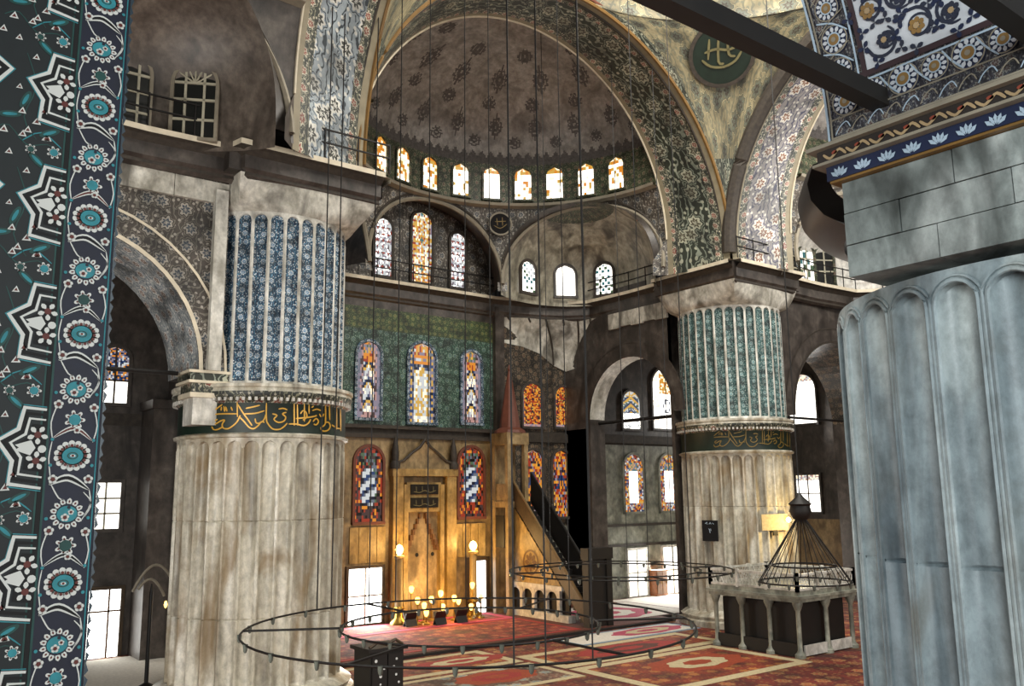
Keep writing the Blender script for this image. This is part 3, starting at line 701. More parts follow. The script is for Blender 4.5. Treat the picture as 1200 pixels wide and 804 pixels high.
# curved marble squinch under the ledge in the right corner of the mihrab bay
mb = MB(); top = [(10.02, 16.9), (10.0, 18.4), (9.85, 19.9), (9.4, 20.45), (8.75, 20.95), (7.8, 21.35), (6.85, 21.7), (5.6, 22.0), (4.8, 22.2)]
bot = [(9.9, 18.3, 14.6), (9.9, 19.4, 13.9), (9.9, 20.4, 13.4), (9.9, 21.3, 13.1), (9.85, 22.1, 13.0), (9.0, 22.2, 13.3), (8.0, 22.2, 13.9), (6.8, 22.22, 14.2), (5.4, 22.22, 14.3)]
def SQ(i, j):
    f = j/10; a = Vector((top[i][0], top[i][1], 15.75)); b = Vector(bot[i]); return a.lerp(b, f)+Vector((0, 0, .0))+Vector((.25*sin(pi*f), .12*sin(pi*f), 0))
mb.grid(8, 10, SQ, 0, lambda i, j: (i*.9, j*.3)); struct(mb, 'squinch', 'marble_block', 'pale blotchy marble squinch under the ledge in right corner of mihrab bay', 'squinch', smooth=R(60))
mb = MB()
for k in range(5):
    y0 = 14.1+k*.86; mb.box(9.78, 9.92, y0+.01, y0+.85, 14.85+.06*(k % 2), 15.7)
struct(mb, 'trim_8', 'marble_block', 'pale marble course under the ledge left of the far column', 'course')
mb = MB()
for i in range(9): mb.tube([SQ(i, j) for j in range(11)] if i in (3, 5) else [SQ(i, 0), SQ(i, 1)], .06, 0, 5)
struct(mb, 'squinch_rib', 'frieze_dark', 'dark ribs on the pale squinch', 'rib')

# railings on the ledges
def railing(path, z, label):
    t = thing('railing', label, 'railing', (path[0][0], path[0][1], z))
    mb = MB()
    for h in (.55, 1.0): mb.tube([(x, y, z+h) for x, y in path], .035, 0, 5)
    mb.build('rail', 'black_iron', t)
    for i in range(len(path)-1):
        a, b = Vector(path[i]), Vector(path[i+1]); L = (b-a).length; k = max(1, round(L/1.1))
        for q in range(k+(1 if i == len(path)-2 else 0)):
            p = a.lerp(b, q/k); mm = MB(); mm.tube([(p.x, p.y, z), (p.x, p.y, z+1.05)], .03, 0, 5); mm.build('post', 'black_iron', t)
def inset(path, d):
    out = []
    for i in range(len(path)):
        a = Vector(path[max(i-1, 0)]); c = Vector(path[min(i+1, len(path)-1)]); t = (c-a).normalized(); n = Vector((-t.y, t.x)); p = Vector(path[i])+n*d; out.append((p.x, p.y))
    return out
railing(inset(qpath[7:9], .3), 16.75, 'thin iron railing along ledge under the tympanum windows')
railing(inset(qpath[1:7]+[(5.0, 22.08)], .3), 16.75, 'thin iron railing curving below the niche windows')
railing([(-9.1, 9.05), (-13.8, 9.05)], 16.75, 'thin iron railing on the ledge above the left column')
railing(inset(lpath[2:6], .3), 16.75, 'thin iron railing on the ledge under the unlit left windows')
railing([(9.2, 9.05), (14.0, 9.05)], 16.75, 'thin iron railing on ledge above the far column')
railing(inset(rpath[2:6], .3), 16.75, 'thin iron railing on the ledge below the white niche')

# ------------------------------------------------------------------ fluted columns
def shaft_mesh(cx, cy, r, z0, z1, nf, dep, joints=(), ridge=.16, ph=0.0, flat=None):
    mb = MB(); a = 1-ridge; hw = pi*r/nf*a
    cols = []
    for k in range(nf):
        c = ph+2*pi*(k+.5)/nf
        cols.append((c, -1.0))
        for q in range(7): cols.append((c, a*sin(-pi/2+pi*q/6)))
    cols.append((ph+2*pi*(nf+.5)/nf, -1.0))
    zr = [z0, z0+.12]
    for jz in sorted(joints): zr += [jz-.025, jz, jz+.025]
    jset = set(joints); nr = len(zr)+3
    def P(i, j):
        c, t = cols[i]; th = c+t*pi/nf; ins = abs(t) < a+1e-6 and abs(t) <= 1 and t > -1+1e-6
        q = sqrt(max(0, 1-(t/a)**2)) if ins else 0
        zt = z1-.12-hw*(1-q)
        if j < len(zr): z = zr[j]; d = dep*q if j > 0 else 0
        elif j == len(zr): z = zt; d = dep*q
        elif j == len(zr)+1: z = zt+.005; d = 0
        else: z = z1; d = 0
        if j < len(zr) and z in jset: d += .03
        rr = r-d+(.018 if (not ins and j < len(zr)+1) else 0)
        return (cx+rr*cos(th), cy+rr*sin(th), z)
    def M(i, j):
        t0, t1 = cols[i][1], cols[i+1][1]
        return 1 if (t0 > -1+1e-6 and t1 > -1+1e-6 and 0 < j < len(zr)) else 0
    mb.grid(len(cols)-1, nr-1, P, M, lambda i, j: ((cols[i][0]+cols[i][1]*pi/nf)*r, P(i, j)[2]))
    return mb
def sq_level(c, half_, th, k):
    ca, sa = cos(th), sin(th); rsq = half_/max(abs(ca), abs(sa)); return k*rsq
def collar(cx, cy, r0, z0, z1, sx, sy, half_):
    mb = MB(); n, m_ = 96, 8
    def P(i, j):
        th = 2*pi*i/n; f = j/m_; g = f**.45
        ca, sa = cos(th), sin(th); px = cx+r0*ca; py = cy+r0*sa
        rsq = half_/max(abs(ca), abs(sa)); qx = sx+rsq*ca; qy = sy+rsq*sa
        return (px+(qx-px)*g, py+(qy-py)*g, z0+(z1-z0)*f)
    mb.grid(n, m_, P, 0, lambda i, j: (i*.2, j*.15)); return mb
STK = [[(265,305),(330,300),(425,300)],[(265,290),(300,262),(330,240)],[(325,255),(322,280)],[(340,250),(345,285),(352,255),(360,285)],[(385,255),(395,280)],[(425,225),(427,320)],
[(300,335),(275,350),(285,365),(320,345),(345,340),(330,365),(335,390),(365,395),(400,375),(425,350),(440,320),(445,310)],[(262,380),(275,400),(300,400),(330,385)],
[(440,320),(470,350),(500,385),(530,395),(560,375),(580,350),(600,355)],[(430,240),(460,290),(500,345),(520,375)],[(540,330),(545,355),(565,360),(595,340),(610,300)],
[(612,230),(612,330),(620,360),(650,395),(690,400),(720,385),(745,360)],[(480,265),(530,255),(570,245)],[(470,300),(540,297),(600,280)],
[(650,300),(680,310),(660,335),(690,355),(725,345),(735,320),(715,300),(740,290)],[(690,270),(720,265),(745,275)],[(790,235),(790,375)],[(810,240),(812,375)],[(855,235),(855,350)],[(885,240),(885,300)],
[(755,365),(800,365),(850,375),(880,360),(895,335)],[(830,300),(845,280),(865,290),(870,320),(845,340)],[(800,330),(900,320),(935,310)],[(910,350),(930,330),(945,350),(930,370),(915,365)],
[(990,245),(990,340),(985,370),(960,390),(975,410),(1005,405),(1020,380),(1010,355),(985,355)],[(1015,245),(1017,340)],[(1060,255),(1062,400)],[(1085,270),(1088,410)],[(905,280),(935,270),(960,280)],[(900,260),(915,250)],[(1030,370),(1060,390),(1085,395)],[(950,300),(965,320),(980,300)]]
def column(cx, cy, name_label, sx, sy, full=True, marble_m='marble_shaft', tile='tile_blue', rl=2.62):
    t = thing('fluted_column', name_label, 'column', (cx, cy, 0), None, None)
    mb = MB(); mb.lathe(cx, cy, [(3.05, 0), (3.05, .25), (2.9, .32), (2.98, .45), (2.75, .6), (2.6, .66)], 64); mb.build('base', marble_m, t, smooth=R(40))
    top = 7.85 if full else 8.15
    shaft_mesh(cx, cy, rl, .6, top, 32, .17, (2.6, 5.38)).build('lower_shaft', [marble_m, marble_m], t, smooth=R(35))
    if not full:
        hw = pi*rl/32*.84
        for k in range(32):
            c = 2*pi*(k+.5)/32; mm = MB()
            for g, r_ in ((1.0, .022), (1.22, .016)):
                pts = []
                for q in range(-1, 14):
                    a = pi-pi*max(0, min(12, q))/12 if -1 < q < 13 else (pi if q < 0 else 0)
                    z_ = top-.12-hw+hw*g*sin(a) if -1 < q < 13 else (.75 if q < 0 else .75)
                    th = c-cos(a)*hw*g/rl*1.0; pts.append((cx+(rl+.012)*cos(th), cy+(rl+.012)*sin(th), z_))
                mm.tube(pts, r_, 0, 5)
            mm.build('flute_arch', marble_m, t)
        return t
    mb = MB(); mb.lathe(cx, cy, [(2.6, 7.82), (2.72, 7.84), (2.74, 7.92), (2.63, 7.97), (2.63, 8.86), (2.66, 8.9), (2.72, 8.95), (2.8, 9.05), (2.84, 9.2), (2.8, 9.3), (2.86, 9.34), (2.86, 9.43), (2.45, 9.46)], 96, [0, 0, 0, 1, 2, 2, 2, 2, 0, 0, 0, 0])
    mb.build('band_ring', [marble_m, 'ink_green', 'paint_band'], t, smooth=R(40))
    mb = MB()
    for k in range(96):
        a = 2*pi*k/96; c = Vector((cx+2.76*cos(a), cy+2.76*sin(a), 8.97)); mb.obox(c, (cos(a)*.05, sin(a)*.05, 0), (-sin(a)*.04, cos(a)*.04, 0), (0, 0, .05))
    mb.build('dentils', 'plaster_white', t)
    shaft_mesh(cx, cy, 2.5, 9.43, 14.9, 32, .10, (), .22).build('upper_shaft', ['marble_pale', tile], t, smooth=R(35))
    collar(cx, cy, 2.5, 14.86, 15.85, sx, sy, 2.4).build('collar', 'marble_block', t, smooth=R(40))
    return t
cL = column(-12, 12, 'left fluted column with blue tiled upper half and gold script band', -11.65, 11.75)
cF = column(12, 12, 'far right fluted column with green-blue tiled upper half behind the platform', 11.65, 11.75, tile='tile_teal')
cN = column(-12, -12, 'nearest grey fluted column at right edge with arched flute tops', -11.65, -11.75, False, 'marble_cool_lit')
mb = MB()
def fL(x, y):
    q = on_cyl(200+x/5.4545, 430+y/5.4545, -12, 12, 2.66); return q
for s_ in STK: stroke(mb, smooth2(s_), 9, fL)
mb.build('inscription', 'gold_paint', cL)
mb = MB()
def fF(x, y):
    q = on_cyl(808+x*.108, 498+(y-300)*.115+14, 12, 12, 2.66); return q
for s_ in STK: stroke(mb, smooth2(s_, 2), 9, fF)
mb.build('inscription', 'gold_dim', cF)
for sx in (-1, 1):
    mb = MB(); mb.box(min(9.25*sx, 14.4*sx), max(9.25*sx, 14.4*sx), 9.4, 14.4, 15.9, 16.7); mb.box(min(9.95*sx, 14.3*sx), max(9.95*sx, 14.3*sx), 9.95, 14.3, 16.7, 20); struct(mb, 'pier_cap', 'plaster_dark', 'square pier cap behind the ledge above the %s column' % ('left' if sx < 0 else 'far'), 'pier')
# pale strips where the arch walls meet the columns, and arch springers
def springer(x0, x1, y0, y1, face, label, dirx):
    t = thing('springer', label, 'bracket', ((x0+x1)/2, (y0+y1)/2, 9), None, 'structure')
    mb = MB()
    for k, (z0, z1, e, mm) in enumerate(((8.2, 9.0, -.1, 0), (9.0, 9.14, .03, 1), (9.14, 9.42, -.02, 2), (9.42, 9.5, .1, 1), (9.5, 9.72, .06, 3), (9.72, 9.8, .12, 1))):
        mb.box(x0-e, x1+e, y0-e, y1+e, z0, z1, mm)
    mb.build('cornice', ['marble_pale', 'edge_light', 'paint_band', 'paint_soffit'], t)
springer(-14.9, -13.9, 10.3, 11.4, 0, 'carved marble bracket at foot of left side arch', -1)
ms = MB(); ms.box(-14.5, -14.12, 10.1, 10.4, 9.8, 15.4); struct(ms, 'trim_6', 'marble_pale', 'pale upright marble strip beside the blue tiled shaft', 'strip')
ms = MB()
for k in range(9):
    x0 = -29+k*1.66; ms.box(x0+.01, x0+1.65, 10.22, 10.36, 15.0+.0, 15.66); 
struct(ms, 'trim_7', 'marble_block', 'pale marble course below the ledge left of the column', 'course')

# ------------------------------------------------------------------ near column head: marble block, painted cornice, arch soffit, tie beams
nb = thing('arch_springer', 'grey marble block and painted cornice above the nearest column', 'springer', (-13.6, -12.1, 8.2))
mb = MB()
ys = [-13.9, -12.75, -11.7, -10.75]; zs_ = [8.24, 8.58, 8.92, 9.26]
for j in range(3):
    for i in range(3):
        o_ = (.0, .35, -.2)[j] if 0 < i < 3 else 0
        y0 = ys[i]+(o_ if i else 0); y1 = ys[i+1]+((.0, .35, -.2)[j] if i < 2 else 0)
        mb.box(-14.72+random.uniform(-.008, .008), -12, y0+.006, y1-.006, zs_[j]+.006, zs_[j+1]-.006)
mb.build('marble_courses', 'marble_stained', nb)
mb = MB()
for z0, z1, e, mm in ((9.26, 9.285, .08, 4), (9.285, 9.44, .1, 1), (9.44, 9.47, .2, 2), (9.47, 9.61, .16, 3), (9.61, 9.65, .24, 2)):
    mb.box(-14.72-e, -12, -13.9-e, -10.75+e, z0, z1, mm)
mb.build('cornice', ['paint_band', 'navy_paint', 'stone_mid', 'ornament_dark', 'gold_edge'], nb) if 'navy_paint' in MATS else (plain('navy_paint', '16213f', .5), plain('ornament_dark', '2b2420', .5), mb.build('cornice', ['paint_band', 'navy_paint', 'stone_mid', 'ornament_dark', 'gold_edge'], nb))
plain('tint_white', 'e6e8e4', .5); plain('tint_red', '8a3f2c', .5); plain('tint_blue', '2f4a72', .5); plain('tint_sky', 'a9bccb', .5); plain('tint_tan', 'a98f6a', .5); plain('tint_cream', 'c9ccd0', .5); plain('tint_rust', '8a6a3a', .5); plain('tint_ink', '262b3c', .5); plain('tint_maroon', '38262a', .5)
def petals(mb, c, f, n, r0, r1, w, mat, ph=0):
    """n petals around c (2-D), f maps to 3-D"""
    for k in range(n):
        a = ph+2*pi*k/n; d = Vector((cos(a), sin(a))); e = Vector((-d.y, d.x)); c_ = Vector(c)
        pts = [c_+d*r0, c_+d*(r0+(r1-r0)*.45)+e*w, c_+d*(r0+(r1-r0)*.8)+e*w*.8, c_+d*r1, c_+d*(r0+(r1-r0)*.8)-e*w*.8, c_+d*(r0+(r1-r0)*.45)-e*w]
        mb.poly([f(p.x, p.y) for p in pts], mat)
def disk2(mb, c, f, r, mat, n=18, sy=1.0, rot=0):
    P_ = []
    for k in range(n):
        x, y = r*cos(2*pi*k/n), r*sy*sin(2*pi*k/n)
        P_.append(f(c[0]+x*cos(rot)-y*sin(rot), c[1]+x*sin(rot)+y*cos(rot)))
    mb.poly(P_, mat)
def ring2(mb, c, f, r0, r1, mat, n=24, sy=1.0):
    for k in range(n):
        a, b = 2*pi*k/n, 2*pi*(k+1)/n
        mb.quad(*[f(c[0]+r*cos(t), c[1]+r*sy*sin(t)) for r, t in ((r0, a), (r0, b), (r1, b), (r1, a))], mat)
# leaves on the cornice
mb = MB()
for k in range(10):
    y = -10.8-k*.26; fC = lambda a, b, x=-14.72-.108: Vector((x, a, b))
    for a in (-50, -25, 0, 25, 50):
        d = Vector((sin(R(a)), cos(R(a)))); e = Vector((d.y, -d.x)); c_ = Vector((y, 9.29))
        mb.poly([fC(*(c_+d*.02)), fC(*(c_+d*.08+e*.022)), fC(*(c_+d*.125)), fC(*(c_+d*.08-e*.022))], 0)
    fD = lambda a, b: Vector((-14.72-.17, a, b))
    stroke(mb, smooth2([(y-.13, 9.5), (y-.06, 9.57), (y, 9.53), (y+.06, 9.5), (y+.13, 9.56)]), .028, fD, 1)
    disk2(mb, (y, 9.55), fD, .035, 2, 10, .6)
mb.build('painted_leaves', ['tint_sky', 'tint_tan', 'tint_red'], nb)
# near arch
NC, NR, NS = -18.85, 3.95, 9.65
def fA(y, s, h=0.0):
    """arch soffit: s = arc length up from the right springing"""
    a = s/NR; r = NR-h; return Vector((NC+r*cos(a), y, NS+r*sin(a)))
mb = MB(); n = 40; yl = [-13.8, -10.75]
mb.grid(n, 1, lambda i, j: fA(yl[j], pi*NR*i/n), 0)
for yy in (yl[0]-.0, yl[1]+.0):
    for i in range(n):
        a0, a1 = pi*i/n, pi*(i+1)/n
        P_ = [Vector((NC+NR*cos(a), yy, NS+NR*sin(a))) for a in (a0, a1)]
        mb.quad(P_[0], P_[1], Vector((P_[1].x, yy, 15.5)), Vector((P_[0].x, yy, 15.5)), 0)
    mb.quad((-14.9, yy, 9.8), (-12, yy, 9.8), (-12, yy, 15.5), (-14.9, yy, 15.5), 0)
    mb.quad((-22.8, yy, 0), (-27, yy, 0), (-27, yy, 15.5), (-22.8, yy, 15.5), 0)
mb.quad((-22.8, yl[0], 0), (-22.8, yl[1], 0), (-22.8, yl[1], 9.8), (-22.8, yl[0], 9.8), 0)
# painted decoration of the soffit foot: border of rosettes round a white arabesque panel
S0 = .0
def F1(a, b): return fA(a, b, .012)
def F2(a, b): return fA(a, b, .02)
def F3(a, b): return fA(a, b, .028)
mb.grid(1, 12, lambda i, j: F1(-11.27-(2.1)*i, S0+.6+2.6*j/12), 1)      # panel
for (ya, yb, sa, sb, mt) in ((-11.17, -11.19, .5, 3.4, 2), (-11.22, -11.27, .54, 3.4, 8), (-10.76, -10.785, 0.02, 3.4, 2), (-10.80, -10.82, .02, 3.4, 6)):
    mb.grid(1, 16, lambda i, j: F2((ya, yb)[i], sa+(sb-sa)*j/16), mt)
for (sa, sb, mt) in ((.5, .52, 2), (.54, .6, 8), (.22, .235, 6), (.02, .04, 6)):
    mb.grid(16, 1, lambda i, j: F2((-11.17 if sa > .3 else -10.8)-(2.4)*i/16, (sa, sb)[j]), mt)
def rosA(c, r):
    disk2(mb, c, F1, r*1.15, 7, 22); ring2(mb, c, F2, r*1.0, r*1.1, 6); petals(mb, c, F2, 12, r*.5, r*.98, r*.15, 1); ring2(mb, c, F3, r*.42, r*.54, 2); disk2(mb, c, F3, r*.44, 3, 14); disk2(mb, c, fA and (lambda a, b: fA(a, b, .034)), r*.2, 6, 10)
for k in range(9): rosA((-10.995, .38+.33*k), .135 if k % 2 == 0 else .12)
for k in range(1, 9): rosA((-10.995-.31*k, .375), .12 if k % 2 else .14)
for k in range(9):
    y = -10.995; s = .54+.33*k
    stroke(mb, smooth2([(y-.16, s-.12), (y-.02, s), (y+.15, s+.06)]), .018, F2, 2); stroke(mb, smooth2([(y+.16, s-.08), (y+.03, s+.02), (y-.15, s+.1)]), .012, F2, 6)
for k in range(9):
    y = -11.15-.31*k
    stroke(mb, smooth2([(y-.1, .25), (y, .37), (y+.07, .49)]), .018, F2, 2)
for k in range(16): stroke(mb, smooth2([(-10.85-.18*k, .06), (-10.9-.18*k, .13), (-10.98-.18*k, .17), (-11.02-.18*k, .1)]), .012, F2, 6 if k % 2 else 2)
# arabesque in the white panel
def spiral(c, r, ph, d, w=.022):
    stroke(mb, smooth2([(c[0]+r*(1-.09*k)*cos(ph+d*k*.62), c[1]+r*(1-.09*k)*sin(ph+d*k*.62)) for k in range(9)], 2), w, F2, 4)
for row in range(5):
    for k in range(6):
        c = (-11.50-.33*k+(.1 if row % 2 else 0), .82+.34*row)
        spiral(c, .19, k*1.1+row, 1 if (k+row) % 2 else -1, .034); spiral(c, .13, k*1.1+row+2, -1 if (k+row) % 2 else 1, .024); petals(mb, c, F3, 7, .02, .085, .028, 3 if (k+row) % 2 else 4); disk2(mb, c, lambda a, b: fA(a, b, .036), .03, 5, 10)
        for q in range(5):
            a = q*1.3+k; petals(mb, (c[0]+.21*cos(a), c[1]+.21*sin(a)), F3, 3, 0, .075, .024, 4 if q % 2 else 7, a)
struct(mb, 'near_arch', [(iznik('tile_navy', '22242c', '352f33', '4a3430', '7f7d78', '55555c', 6.5, .7, 'UV', 1.3), 'tile_navy')[1], 'tint_cream', 'tint_sky', 'tint_rust', 'tint_ink', 'tint_tan', 'stone_mid', 'navy_paint', 'tint_maroon'], 'painted arch with white arabesque panel above the nearest column', 'arch')
def beam(y, label):
    mb = MB(); mb.box(-22.9, -14.75, y-.09, y+.09, 9.82, 10.0); o = mb.build('tie_beam', 'wood_dark', None, (-14.9, y, 9.82)); tag(o, label, 'beam')
beam(-11.35, 'long black tie beam crossing the upper right, ending at the painted panel')
beam(-12.85, 'short black tie beam cutting the top right corner')
def tie(a, b, r, label):
    mb = MB(); mb.tube([a, b], r, 0, 6); o = mb.build('tie_rod', 'black_iron', None, a); tag(o, label, 'tie rod')
tie((-15.1, 11.0, 9.75), (-22.6, 11.0, 9.75), .07, 'dark iron tie rod across the left side arch')
tie((14.6, 11.0, 9.75), (22.6, 11.0, 9.75), .07, 'dark iron tie rod right of the far column')
tie((10.6, 14.4, 9.9), (10.6, 20.5, 9.9), .1, 'dark iron tie rod between the far column and wall pier')
# ring bulge on the hidden side of the near column
mb = MB(); mb.lathe(-12, -12, [(2.5, 9.0), (2.66, 9.08), (2.84, 9.18), (2.97, 9.35), (3.0, 9.55), (2.92, 9.78), (2.6, 9.9)], 40, 0, R(-60), R(140))
o = mb.build('ring_cornice', 'ornament_dark', cN, smooth=R(50)); o['label'] = 'dark painted ring cornice'

# ------------------------------------------------------------------ tiled strip at the left edge (painted relief tiles)
plain('tile_ground', '0d1a1c', .6, 0, .4, 12); plain('tile_navyglaze', '0f1630', .6, 0, .35, 14); plain('tile_white', 'e9ece6', .6, 0, .08)
plain('tile_tealglaze', '2f9aa6', .6, 0, .3, 20); plain('tile_redglaze', '6b2a20', .6); plain('tile_greenglaze', '14504a', .6, 0, .4, 12); plain('tile_black', '0a0c0d', .7)
TX = -21.79; TY = -11.0
tp = thing('tiled_pier', 'tall pier faced with dark teal and white floral tiles at left edge', 'tiled pier', (TX-.5, TY, 0))
mb = MB(); mb.box(-23.1, TX, TY, -10.45, 0, 11.2); mb.build('core', 'tile_ground', tp)
fT = lambda lay: (lambda x, z: Vector((TX+x, TY-.003-.0013*lay, z)))
mb = MB(); G, NV, WH, TE, RD, GR, BK = range(7)
mb.quad(*[fT(0)(a, b) for a, b in ((-.225, 4), (-.0, 4), (-.0, 10.5), (-.225, 10.5))], NV)
for a, b, m_ in ((-.232, -.222, GR), (-.252, -.234, BK), (-.262, -.254, GR), (-.016, -.010, TE), (-.0105, 0, NV)):
    mb.quad(*[fT(1)(p, q) for p, q in ((a, 4), (b, 4), (b, 10.5), (a, 10.5))], m_)
P_ = .585; z = 4.02
def flower(c, n, r, core, rw=1.0, sy=1.0, lay=2):
    f = fT(lay); g = fT(lay+1); h = fT(lay+2); i_ = fT(lay+3)
    for k in range(n):
        a = 2*pi*k/n; cc = (c[0]+r*.82*cos(a), c[1]+r*.82*sy*sin(a)); disk2(mb, cc, f, r*.26, WH, 10, .8, a); disk2(mb, (c[0]+r*.74*cos(a), c[1]+r*.74*sy*sin(a)), g, r*.1, RD, 8)
    ring2(mb, c, f, r*.5, r*.68, WH, 24, sy); disk2(mb, c, g, r*.6, core, 22, sy)
def small(c, r, lay=2, n=5):
    for k in range(n):
        a = 2*pi*k/n+.3; disk2(mb, (c[0]+r*.6*cos(a), c[1]+r*.6*sin(a)), fT(lay), r*.5, WH, 9)
    disk2(mb, c, fT(lay+1), r*.5, RD, 10)
def leaf(p0, p1, p2, w, col=RD):
    pts = smooth2([p0, p1, p2], 6); k = len(pts)
    def rib(ws, lay, mt):
        L = []
        for i, p in enumerate(pts):
            a, b = pts[max(i-1, 0)], pts[min(i+1, k-1)]; d = Vector((b[0]-a[0], b[1]-a[1])).normalized(); nn = Vector((-d.y, d.x))*ws*sin(pi*(.04+.92*i/(k-1)))
            L.append((Vector(p)+nn, Vector(p)-nn))
        for i in range(k-1): mb.quad(fT(lay)(*L[i][0]), fT(lay)(*L[i][1]), fT(lay)(*L[i+1][1]), fT(lay)(*L[i+1][0]), mt)
    rib(w, 3, WH); rib(w*.45, 4, col)
zc0 = on_y(113, 57, TY).z
XB = -.118
k0 = int((4-zc0)/P_)-1
for k in range(k0, 4):
    z = zc0+k*P_
    # rosette with pointed petals and teal heart
    c = (XB-.004, z); petals(mb, c, fT(2), 13, .035, .074, .0115, WH); petals(mb, c, fT(3), 13, .05, .064, .004, RD); disk2(mb, c, fT(3), .047, NV, 20); disk2(mb, c, fT(4), .044, TE, 20, .85); small((XB-.012, z-.016), .017, 5); small((XB+.012, z+.008), .012, 5); disk2(mb, (XB+.002, z+.03), fT(5), .008, NV, 8)
    # small flower and arc above and below
    c = (XB+.0, z-.145); flower(c, 7, .043, TE if k % 2 else GR)
    leaf((XB-.09, z-.235), (XB+.0, z-.185), (XB+.085, z-.245), .011, RD if k % 2 else BK); small((XB+.012, z-.195), .015, 5)
    c = (XB+.002, z-.315); flower(c, 15, .076, TE, 1, .86); ring2(mb, c, fT(4), .018, .024, GR, 16, .7); disk2(mb, c, fT(5), .012, WH, 10, .6); disk2(mb, c, fT(6), .006, RD, 8)
    leaf((XB-.09, z-.45), (XB-.01, z-.418), (XB+.085, z-.475), .017, BK); small((XB-.075, z-.425), .02, 5); small((XB+.076, z-.425), .02, 5)
    stroke(mb, smooth2([(XB-.08, z-.45), (XB-.045, z-.51), (XB-.02, z-.52)]), .006, fT(2), WH); stroke(mb, smooth2([(XB+.085, z-.475), (XB+.095, z-.55), (XB+.07, z-.6)]), .006, fT(2), WH)
    small((XB+.08, z-.085), .02, 5); small((XB-.075, z-.075), .02, 5); stroke(mb, smooth2([(XB+.08, z-.085), (XB+.1, z-.17), (XB+.085, z-.25)]), .0055, fT(2), WH); stroke(mb, smooth2([(XB-.08, z-.08), (XB-.1, z-.16), (XB-.09, z-.235)]), .0055, fT(2), WH)
    stroke(mb, smooth2([(XB+.06, z-.03), (XB+.095, z+.05), (XB+.06, z+.1)]), .005, fT(2), WH); stroke(mb, smooth2([(XB-.09, z-.25), (XB-.098, z-.33), (XB-.085, z-.42)]), .005, fT(2), WH)
    for dz in (-.02, -.24, -.36): disk2(mb, (XB-.09, z+dz), fT(4), .008, TE, 8); disk2(mb, (XB+.088, z+dz), fT(4), .008, TE, 8)
mb.build('border_tiles', ['tile_ground', 'tile_navyglaze', 'tile_white', 'tile_tealglaze', 'tile_redglaze', 'tile_greenglaze', 'tile_black'], tp)
mb = MB()
mb.quad(*[fT(0)(a, b) for a, b in ((-1.2, 4), (-.262, 4), (-.262, 10.5), (-1.2, 10.5))], G)
zs0 = on_y(36, 93, TY).z
ST = [(.19, .148), (.098, .155), (.08, .055), (0, 0), (.064, -.092), (.056, -.195), (.19, -.215)]
k0 = int((4-zs0)/P_)-1
for k in range(k0, 4):
    for mx, x0, dz in ((1, -.43, 0), (-1, -.508, .03), (1, -.43-.56, .03)):
        z = zs0+k*P_+dz
        q = [(x0+mx*a, z+b) for a, b in ST]; cen = (x0+mx*.19, z-.03)
        sc = lambda s: [(cen[0]+(a-cen[0])*s, cen[1]+(b-cen[1])*s) for a, b in q]
        stroke(mb, sc(1.07), .007, fT(2), TE); stroke(mb, q, .019, fT(3), WH); stroke(mb, sc(.86), .02, fT(2), BK); stroke(mb, sc(.73), .013, fT(3), WH)
        w_ = sc(.60); mb.poly([fT(2)(*p) for p in w_], BK)
        # inner white arches and buds
        for s in (1, -1):
            petals(mb, (cen[0]-mx*.03, cen[1]+s*.06), fT(4), 5, .012, .045, .011, WH, s); disk2(mb, (cen[0]-mx*.03, cen[1]+s*.06), fT(5), .016, RD, 10)
        c_ = (cen[0]-mx*.085, cen[1]); mb.poly([fT(4)(c_[0]+a*mx, c_[1]+b) for a, b in ((-.035, .012), (.03, .035), (.05, 0), (.03, -.035), (-.035, -.012), (-.018, 0))], WH)
        disk2(mb, (cen[0]-mx*.008, cen[1]-.005), fT(4), .018, WH, 10)
    z = zs0+k*P_
    # field between the stars
    for (a, b, r) in ((-.30, .235, .03), (-.34, .30, .02), (-.40, .23, .024), (-.44, .30, .02), (-.36, -.15, .02), (-.385, -.21, .022), (-.42, -.26, .02), (-.33, -.285, .018), (-.45, -.17, .02), (-.52, -.28, .022), (-.56, -.36, .02), (-.49, .2, .018), (-.41, .12, .018), (-.47, -.05, .016)):
        c = (a, z+b)
        if r > .023: flower(c, 7, r, GR if a < -.35 else TE)
        else:
            mb.poly([fT(2)(c[0]+r*x, c[1]+r*y) for x, y in ((-.9, -.7), (.9, -.6), (.1, 1))], WH); mb.poly([fT(3)(c[0]+r*.5*x, c[1]+r*.5*y-.001) for x, y in ((-.9, -.7), (.9, -.6), (.1, 1))], RD)
    stroke(mb, smooth2([(-.27, z+.24), (-.33, z+.27), (-.42, z+.25), (-.5, z+.33), (-.56, z+.3)]), .005, fT(1), GR)
    stroke(mb, smooth2([(-.45, z+.13), (-.40, z-.03), (-.44, z-.2), (-.38, z-.3)]), .005, fT(1), GR)
    stroke(mb, smooth2([(-.27, z-.32), (-.36, z-.26), (-.44, z-.32)]), .006, fT(1), TE)
    for c, a in (((-.325, z-.255), .5), ((-.44, z-.11), 1.2), ((-.37, z+.18), 2.4), ((-.5, z-.2), .2)):
        disk2(mb, c, fT(2), .05, GR, 14, .34, a); disk2(mb, c, fT(3), .032, TE, 12, .25, a)
mb.build('star_panel', ['tile_ground', 'tile_navyglaze', 'tile_white', 'tile_tealglaze', 'tile_redglaze', 'tile_greenglaze', 'tile_black'], tp)
mb = MB()
for k in range(int(6/.11)):
    z = 4.3+k*.11; mb.poly([Vector((TX-.001, TY-.012, z)), Vector((TX+.016, TY-.012, z+.02)), Vector((TX+.004, TY-.012, z+.055)), Vector((TX+.016, TY-.012, z+.09)), Vector((TX-.001, TY-.012, z+.11))], 0)
mb.build('edge_cresting', 'tile_tealdark', tp) if 'tile_tealdark' in MATS else (plain('tile_tealdark', '2a3f4c', .4), mb.build('edge_cresting', 'tile_tealdark', tp))

